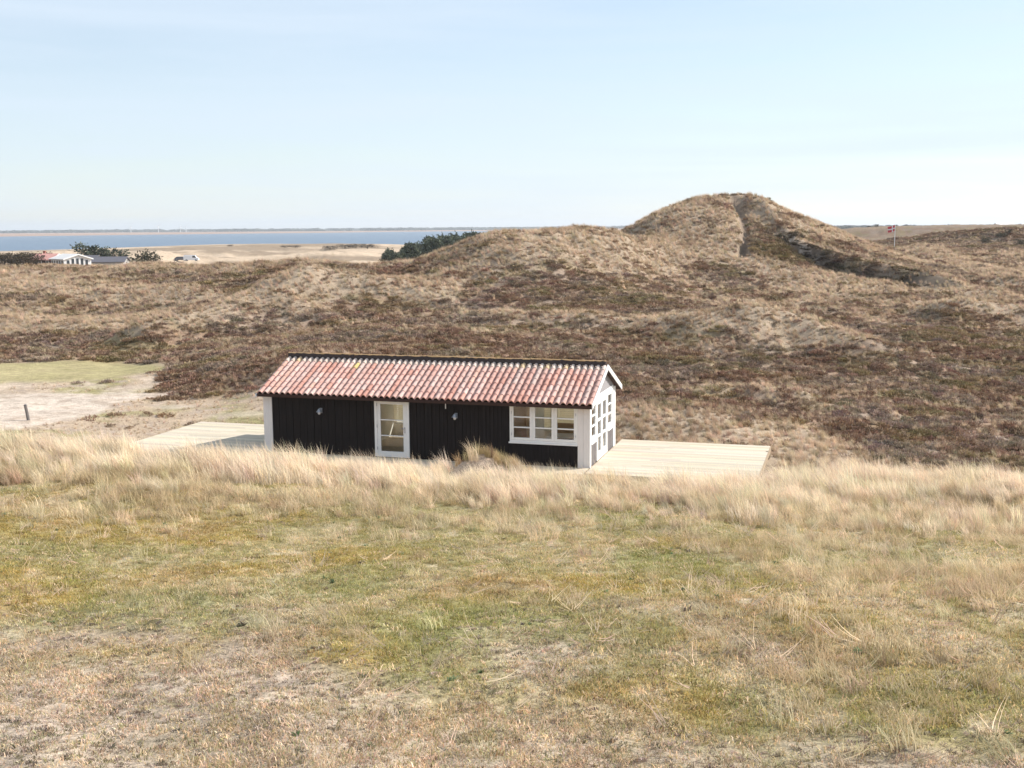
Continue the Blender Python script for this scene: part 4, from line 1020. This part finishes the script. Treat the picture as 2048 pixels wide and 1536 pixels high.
def tree_meshes(seed, h, w, mat, conical, nl, lean=0.0):
    R = np.random.default_rng(seed); tk = MB(); cr_ = MB()
    tk.tube([(0, 0, -0.4), (lean*0.2*h, 0, 0.3*h), (lean*0.5*h, 0, 0.62*h), (lean*0.8*h, 0, 0.9*h)], [0.05*h, 0.04*h, 0.025*h, 0.008*h], 7)
    tips = []
    nb = 15
    for i in range(nb):
        t = 0.12 + 0.85*i/nb; a = i*2.4 + R.normal()*0.3
        L = w*(1.0-t*0.8 if conical else math.sqrt(max(0.05, 1-(t*1.5-0.6)**2)))*R.uniform(0.65, 1.25)
        b0 = (lean*t*h, 0, t*h); e_ = (b0[0]+L*math.cos(a)+lean*h*0.25, L*math.sin(a), t*h+L*(0.55 if conical else 0.25))
        mid = ((b0[0]+e_[0])/2, (b0[1]+e_[1])/2, (b0[2]+e_[2])/2-0.04*h)
        tk.tube([b0, mid, e_], [0.014*h, 0.01*h, 0.004*h], 5); tips.append((b0, mid, e_))
    for b0, mid, e_ in tips:
        tone = R.uniform(0.65, 1.4)
        for k in range(nl):
            t = R.uniform(0.25, 1.08)
            q = Vector(b0).lerp(Vector(e_), t) + Vector(R.normal(size=3))*w*0.13
            d = (Vector(e_)-Vector(b0)).normalized()*0.6 + Vector(R.normal(size=3))*0.6 + Vector((0, 0, 0.35)); d.normalize()
            s_ = Vector(R.normal(size=3)).cross(d).normalized(); l = h*R.uniform(0.07, 0.14); ww = h*R.uniform(0.018, 0.040)
            c = tone*R.uniform(0.7, 1.3)*np.array((1, R.uniform(0.92, 1.05), R.uniform(0.85, 1.1)))
            cr_.add([q-s_*ww*0.5, q+s_*ww*0.5, q+d*l*0.6+s_*ww, q+d*l, q+d*l*0.6-s_*ww], [(0, 1, 2, 3, 4)], tuple(c))
    return tk, cr_
def make_tree(name, seed, h, w, mat, conical, nl, label, cat, group, lean=0.0):
    tk, cr_ = tree_meshes(seed, h, w, mat, conical, nl, lean)
    e = empty(name, (0, 0, 0), 0, label, cat, group); tk.build('trunk', M_BARK, e); cr_.build('crown', mat, e); return e
def copy_thing(r):
    c = r.copy(); COL.objects.link(c)
    for ch in r.children:
        d = ch.copy(); COL.objects.link(d); d.parent = c
    return c

# pine copse beyond the central hill
pine_group = 'pines in the copse beyond the heath hill'
protos_p = [make_tree('pine_tree', 300+i, 4.2, 1.9, M_PINE, True, 44, 'dark green pine in the dense copse left of the central hill', 'pine tree', pine_group, -0.08) for i in range(4)]
spots = []
rp_ = np.random.default_rng(12)
for i in range(46):
    t = i/45.0
    u = 770 + 270*t + rp_.normal()*6; Y = 265 + 60*rp_.uniform()
    vtop = 504 - 24*sm(0.0, 0.45, t) - 17*t + rp_.normal()*3.5
    spots.append((u, vtop, Y))
for i, (u, vtop, Y) in enumerate(spots):
    o = protos_p[i] if i < 4 else copy_thing(protos_p[i % 4])
    tp = P(u, vtop, Y); z = gz(tp[0], tp[1]); h = float(np.clip(tp[2]-z, 1.8, 9.0)); k = h/4.6
    o.location = (tp[0], tp[1], z); o.scale = (k*rp_.uniform(0.85, 1.25), k*rp_.uniform(0.85, 1.2), k); o.rotation_euler = (0, 0, rp_.uniform(-0.5, 0.5))

def place_tree(o, u, vtop, Y, wid=1.0):
    tp = P(u, vtop, Y); z = gz(tp[0], tp[1]); ch = max(v.co.z for c in o.children for v in c.data.vertices)
    ch *= 0.95; k = max(tp[2]-z, 1.2)/ch; o.location = (tp[0], tp[1], z); o.scale = (k*wid, k*wid, k)
place_tree(make_tree('pine_tree', 331, 4.2, 2.1, M_PINE, False, 60, 'windswept dark pine beside the white gabled cottage', 'pine tree', None, -0.35), 199, 485, 297, 1.6)
place_tree(make_tree('pine_tree', 332, 3.6, 2.3, M_PINE, False, 60, 'lower bushy dark pine right of the windswept one', 'pine tree', None, -0.15), 231, 493, 299, 1.7)
place_tree(make_tree('shrub', 333, 2.6, 1.6, M_DARKSH, False, 55, 'lone dark bush on the pale plain left of the parked van', 'shrub', None, -0.1), 299, 499, 255, 1.2)
for i, (u, vt, Y, w) in enumerate(((8, 505, 252, 1.6), (27, 503, 256, 1.6), (45, 505, 254, 1.6), (60, 503, 262, 1.4), (78, 504, 292, 1.0), (94, 504, 294, 0.9))):
    place_tree(make_tree('shrub', 340+i, 2.6, 1.8, M_SHRUB, False, 50, 'brown bare shrub in the hedge left of the red roofed house' if i < 4 else 'brown bare shrub standing behind the red roofed house', 'shrub', 'shrubs in the hedge by the red roofed house' if i < 4 else 'shrubs behind the red roofed house'), u, vt, Y, w)
for i, (u, vt, Y, w, lab) in enumerate(((2018, 464, 245, 1.3, 'dark green bush, tallest on the right hand heath'), (2002, 470, 243, 1.7, 'dark green bush left of the tallest bush on the right heath'), (1973, 473, 235, 1.2, 'small dark bush on the brow of the right heath'),
                             (2046, 478, 200, 1.6, 'dark bush at the right edge of the heath below the others'), (1753, 449, 420, 1.3, 'small dark tree on the far heath left of the flag'), (1738, 452, 420, 1.0, 'low dark shrub beside the small tree left of the flag'), (1846, 452, 470, 1.0, 'small dark shrub on the far heath right of the flag'), (1018, 463, 135, 1.0, 'dark bush peeping over the left shoulder of the central hill'))):
    place_tree(make_tree('shrub', 360+i, 2.6, 1.8, M_DARKSH if i != 5 else M_SHRUB, False, 50, lab, 'shrub', None), u, vt, Y, w)
# low dark willow scrub on the plain
for i, (u, vt, Y, w) in enumerate(((570, 491, 600, 3.0), (590, 490, 610, 3.0), (690, 488, 600, 3.0), (712, 486, 605, 2.6), (735, 487, 600, 2.4), (460, 493, 640, 2.4), (660, 491, 590, 3.0))):
    place_tree(make_tree('shrub', 380+i, 2.6, 2.4, M_SHRUB, False, 50, 'low grey brown scrub on the pale plain before the fjord', 'shrub', 'scrub on the plain before the fjord'), u, vt, Y, w)

# far woods along the horizon: one mass of tree crowns
def far_wood():
    R = np.random.default_rng(44); vs_, fs, cs = [], [], []
    ico = []
    n1, n2 = 4, 6
    for i in range(n1+1):
        ph = math.pi*i/n1
        for k in range(n2): ico.append((math.sin(ph)*math.cos(2*math.pi*k/n2), math.sin(ph)*math.sin(2*math.pi*k/n2), math.cos(ph)))
    ico = np.array(ico); fi = [(i*n2+k, (i+1)*n2+k, (i+1)*n2+(k+1) % n2, i*n2+(k+1) % n2) for i in range(n1) for k in range(n2)]
    N_ = 2600
    u = R.uniform(-250, 2350, N_); Y = R.uniform(5600, 8200, N_)
    right_ = u > 1620; Y = np.where(right_, R.uniform(1700, 3600, N_), Y)
    x = (u-1024)/F*Y*1.01; den = fbm(x/260, Y/520, 3, 701)
    keep = den > np.where(right_, 0.44, 0.36); x, Y, right_, u = x[keep], Y[keep], right_[keep], u[keep]
    z = H(x, Y)
    for i in range(len(x)):
        hh = R.uniform(7, 14)*(0.6 if right_[i] else 0.95); w = R.uniform(12, 30)*(0.6 if right_[i] else 1.3)
        p = ico*(1+0.18*R.normal(size=(len(ico), 1)))*np.array((w, w*0.7, hh*0.62)) + np.array((x[i], Y[i], z[i]+hh*0.42))
        b = len(vs_); vs_ += [tuple(q) for q in p]; t = R.uniform(0.7, 1.3); fs += [tuple(b+k for k in f) for f in fi]
        cs += [(t, t, t)]*len(fi)
    mb = MB(); mb.v = vs_; mb.f = [list(f) for f in fs]; mb.c = cs
    o = mb.build('far_wood', leaf_mat('far_wood_leaves', (0.075, 0.078, 0.058))); tag(o, 'dark strip of woods along the far horizon', 'wood', kind='stuff')
far_wood()

# ------------------------------------------------------------------ the holiday houses on the plain
M_REDROOF = simple('faded_red_roof', (0.52, 0.27, 0.23), 0.8, 0.2, 2.0); M_PALEROOF = simple('pale_roof', (0.62, 0.60, 0.58), 0.7, 0.08, 2.0); M_SLATE = simple('dark_grey_roof', (0.115, 0.11, 0.125), 0.75, 0.15, 2.0)
M_DKWALL = simple('dark_timber_wall', (0.055, 0.035, 0.032), 0.8, 0.2, 3.0); M_DKGLASS = simple('dark_window', (0.05, 0.06, 0.07), 0.15, 0.1, 2.0, spec=0.6); M_SHEDW = simple('grey_wall', (0.35, 0.34, 0.33), 0.8, 0.1, 3.0)
def house(name, u, v, Y, rz, L, D, hw, hr, wall, roofm, label, wins, sink=0.8, over=0.35, fascia=None):
    p = P(u, v, Y); e = empty(name, (p[0], p[1], p[2]), rz, label, 'house')
    MB().prism([(-D/2, -sink), (D/2, -sink), (D/2, hw), (0, hr-0.12), (-D/2, hw)], 'x', -L/2, L/2).build('wall', wall, e)
    k = (hr-hw)/(D/2); o_ = over
    rf = MB()
    rf.prism([(-D/2-o_, hw-k*o_+0.02), (0, hr+0.02), (0, hr+0.20), (-D/2-o_, hw-k*o_+0.20)], 'x', -L/2-o_, L/2+o_)
    rf.prism([(0.002, hr+0.02), (D/2+o_, hw-k*o_+0.02), (D/2+o_, hw-k*o_+0.20), (0.002, hr+0.20)], 'x', -L/2-o_, L/2+o_)
    r = rf.build('roof', roofm, e)
    if fascia:
        for x0 in (-L/2-o_-0.06, L/2+o_+0.004):
            for s_ in (-1, 1):
                q = [(s_*(D/2+o_+0.03), hw-k*o_-0.06), (s_*(D/2+o_+0.03), hw-k*o_+0.23), (s_*0.001, hr+0.23), (s_*0.001, hr-0.06)]
                MB().prism(q if s_ > 0 else q[::-1], 'x', x0, x0+0.055).build('barge_board', fascia, r)
    for (face, a, b, z0, z1, kind) in wins:
        mb = MB(); pn = MB()
        if face == 'f':
            mb.box(a, b, -D/2-0.05, -D/2-0.002, z0, z1); pn.box(a+0.10, b-0.10, -D/2-0.062, -D/2-0.052, z0+0.10, z1-0.10)
        else:
            sx = -1 if face == 'l' else 1; x0, x1 = sorted((sx*(L/2+0.002), sx*(L/2+0.05))); mb.box(x0, x1, a, b, z0, z1)
            x0, x1 = sorted((sx*(L/2+0.052), sx*(L/2+0.062))); pn.box(x0, x1, a+0.10, b-0.10, z0+0.10, z1-0.10)
        w_ = mb.build('door' if kind == 'd' else 'window', M_WHITE, e); pn.build('pane', M_DKGLASS, w_)
    return e, r
e, r = house('holiday_house', 94, 533, 272, -0.12, 5.6, 5.6, 1.65, 2.85, M_DKWALL, M_REDROOF, 'dark timber house with a faded red roof beside a hedge', [('f', -0.6, 0.3, 0.6, 1.4, 'w'), ('f', 1.3, 2.1, 0.1, 1.5, 'd')], fascia=M_PALEROOF)
mb = MB(); mb.box(-1.0, -0.5, 0.4, 0.9, 2.5, 3.5); mb.box(-1.06, -0.44, 0.34, 0.96, 3.5, 3.62); mb.build('chimney', simple('brick_chimney', (0.28, 0.12, 0.09), 0.85, 0.2, 6.0), r)
e, r = house('holiday_house', 143, 535, 266, -0.72, 6.0, 6.6, 1.95, 2.95, M_WHITE, M_PALEROOF, 'white house with tall gable windows and a pale roof',
      [('r', -2.75 + 1.12*k, -2.75 + 1.12*k + 0.85, 0.3, 1.85 + 0.35*(k in (1, 2, 3)), 'w') for k in range(5)] + [('f', -2.8+1.15*k, -2.8+1.15*k+0.9, 0.35, 1.75, 'w') for k in range(5)], fascia=M_WHITE)
house('holiday_house', 176, 538, 284, 0.05, 5.0, 6.0, 1.9, 3.2, M_DKWALL, M_SLATE, 'low dark house half hidden behind the white gabled house', [])
house('holiday_house', 215, 538, 276, 0.08, 9.0, 6.0, 1.7, 2.75, M_SHEDW, M_SLATE, 'long low house with a dark grey roof beneath the dark pines', [])
house('holiday_house', 2007, 460.5, 420, 0.1, 6.0, 4.0, 1.6, 2.4, M_WHITE, M_PALEROOF, 'tiny white house far off on the right hand heath', [], sink=2.5)

# ------------------------------------------------------------------ vehicles, table, mast, turbines
M_CARW = simple('white_car_paint', (0.72, 0.73, 0.75), 0.3, 0.03, 2.0, spec=0.5); M_CARD = simple('dark_car_paint', (0.10, 0.10, 0.115), 0.3, 0.03, 2.0, spec=0.5); M_TYRE = simple('tyre_rubber', (0.03, 0.03, 0.03), 0.8, 0.1, 3.0)
def vehicle(name, u, v, Y, rz, prof_, glassp, wd, paint, label, cat, wb):
    p = P(u, v, Y); e = empty(name, (p[0], p[1], p[2]), rz, label, cat)
    mb = MB(); n = len(prof_)
    vs_ = [(x, -wd/2*(1 if z < 1.0 else 0.88), z) for x, z in prof_] + [(x, wd/2*(1 if z < 1.0 else 0.88), z) for x, z in prof_]
    mb.add(vs_, [tuple(range(n)), tuple(range(n, 2*n))[::-1]] + [(i, n+i, n+(i+1) % n, (i+1) % n) for i in range(n)]).build('body', paint, e, bevel=0.05)
    for sgn in (-1, 1):
        for q in glassp:
            yy = sgn*wd/2*0.905
            MB().prism([(x, z) for x, z in q], 'y', min(yy, yy+sgn*0.03), max(yy, yy+sgn*0.03)).build('window', M_DKGLASS, e)
        for x in wb:
            w_ = MB().tube([(x, sgn*(wd/2-0.16), 0.31), (x, sgn*(wd/2+0.015), 0.31)], 0.31, 16).build('wheel', M_TYRE, e)
            MB().tube([(x, sgn*(wd/2+0.016), 0.31), (x, sgn*(wd/2+0.025), 0.31)], 0.18, 12).build('rim', M_METAL, w_)
vehicle('parked_car', 362, 521.5, 402, 0.1, [(-2.1, 0.28), (2.1, 0.28), (2.15, 0.75), (1.3, 0.92), (0.7, 1.42), (-1.2, 1.45), (-2.0, 0.95), (-2.15, 0.6)], [[(0.95, 0.95), (0.6, 1.36), (-0.2, 1.38), (-0.2, 0.95)], [(-0.28, 0.95), (-0.28, 1.38), (-1.1, 1.38), (-1.6, 0.97)]], 1.75, M_CARD, 'dark car parked beside the white van', 'car', (-1.3, 1.3))
vehicle('parked_van', 383, 522, 398, 0.1, [(-2.5, 0.3), (2.5, 0.3), (2.5, 0.95), (1.9, 1.15), (1.35, 1.95), (-2.4, 2.05), (-2.55, 0.8)], [[(1.8, 1.15), (1.3, 1.82), (0.5, 1.84), (0.5, 1.15)]], 1.95, M_CARW, 'white van parked on the pale plain', 'van', (-1.55, 1.6))
p = P(752, 517, 395); e = empty('picnic_table', (p[0], p[1], gz(p[0], p[1])), 0.3, 'brown wooden picnic table on the pale plain', 'picnic table')
M_BRW = simple('brown_timber', (0.20, 0.12, 0.08), 0.8, 0.2, 4.0)
MB().box(-1.3, 1.3, -0.4, 0.4, 0.74, 0.80).build('table_top', M_BRW, e)
for y in (-0.75, 0.75): MB().box(-1.3, 1.3, y-0.14, y+0.14, 0.44, 0.49).build('bench_seat', M_BRW, e)
mb = MB()
for x in (-0.9, 0.9):
    mb.tube([(x, -0.85, 0), (x, -0.25, 0.735)], 0.05, 6); mb.tube([(x, 0.85, 0), (x, 0.25, 0.735)], 0.05, 6); mb.tube([(x, -0.9, 0.40), (x, 0.9, 0.40)], 0.035, 6)
mb.build('leg_frame', M_BRW, e)
p = P(902, 489, 300); z = gz(p[0], p[1]); hm_ = P(902, 464, 300)[2] - z
e = empty('mast', (p[0], p[1], z), 0, 'thin dark mast rising from the pine copse', 'mast'); MB().tube([(0, 0, -0.5), (0, 0, hm_)], [0.10, 0.06], 7).build('pole', M_IRON, e); MB().box(-0.5, 0.5, -0.05, 0.05, hm_-0.5, hm_-0.38).build('cross_arm', M_IRON, e)

M_TURB = simple('turbine_white', (0.80, 0.81, 0.82), 0.4, 0.02, 0.1)
def turbine(u, vhub, Y, ang, label):
    p = P(u, 463, Y); z = gz(p[0], p[1]); hh = P(u, vhub, Y)[2] - z
    e = empty('wind_turbine', (p[0], p[1], z), 0, label, 'wind turbine', 'wind turbines across the fjord')
    MB().tube([(0, 0, -2), (0, 0, hh)], [2.1, 1.3], 10).build('tower', M_TURB, e); MB().box(-1.6, 1.6, -3.6, 3.6, hh, hh+3.0).build('nacelle', M_TURB, e)
    MB().tube([(0, -3.6, hh+1.5), (0, -5.2, hh+1.5)], [1.5, 0.6], 8).build('hub', M_TURB, e)
    for k in range(3):
        a = ang + 2*math.pi*k/3; d = Vector((math.sin(a), 0, math.cos(a))); q = Vector((0, -4.5, hh+1.5))
        MB().tube([q, q+d*4, q+d*12, q+d*21], [0.7, 1.3, 0.9, 0.2], 6).build('blade', M_TURB, e)
turbine(262, 456, 5600, 0.3, 'leftmost of the four white wind turbines across the fjord'); turbine(317, 454, 5200, 0.9, 'second wind turbine from the left across the fjord')
turbine(361, 456, 5500, 0.1, 'third wind turbine from the left across the fjord'); turbine(372, 455, 5700, 0.7, 'rightmost of the four white wind turbines across the fjord')

# ------------------------------------------------------------------ air
def haze():
    m, t, o = new_mat('thin_haze'); v = N(t, 'ShaderNodeVolumePrincipled'); v.inputs['Color'].default_value = (0.86, 0.91, 0.97, 1)
    v.inputs['Density'].default_value = 0.00011; v.inputs['Anisotropy'].default_value = 0.2
    t.links.new(v.outputs[0], o.inputs['Volume'])
    ob = MB().box(-14500, 14500, -14500, 14500, -24, 60).build('haze', m); tag(ob, kind='stuff')
haze()
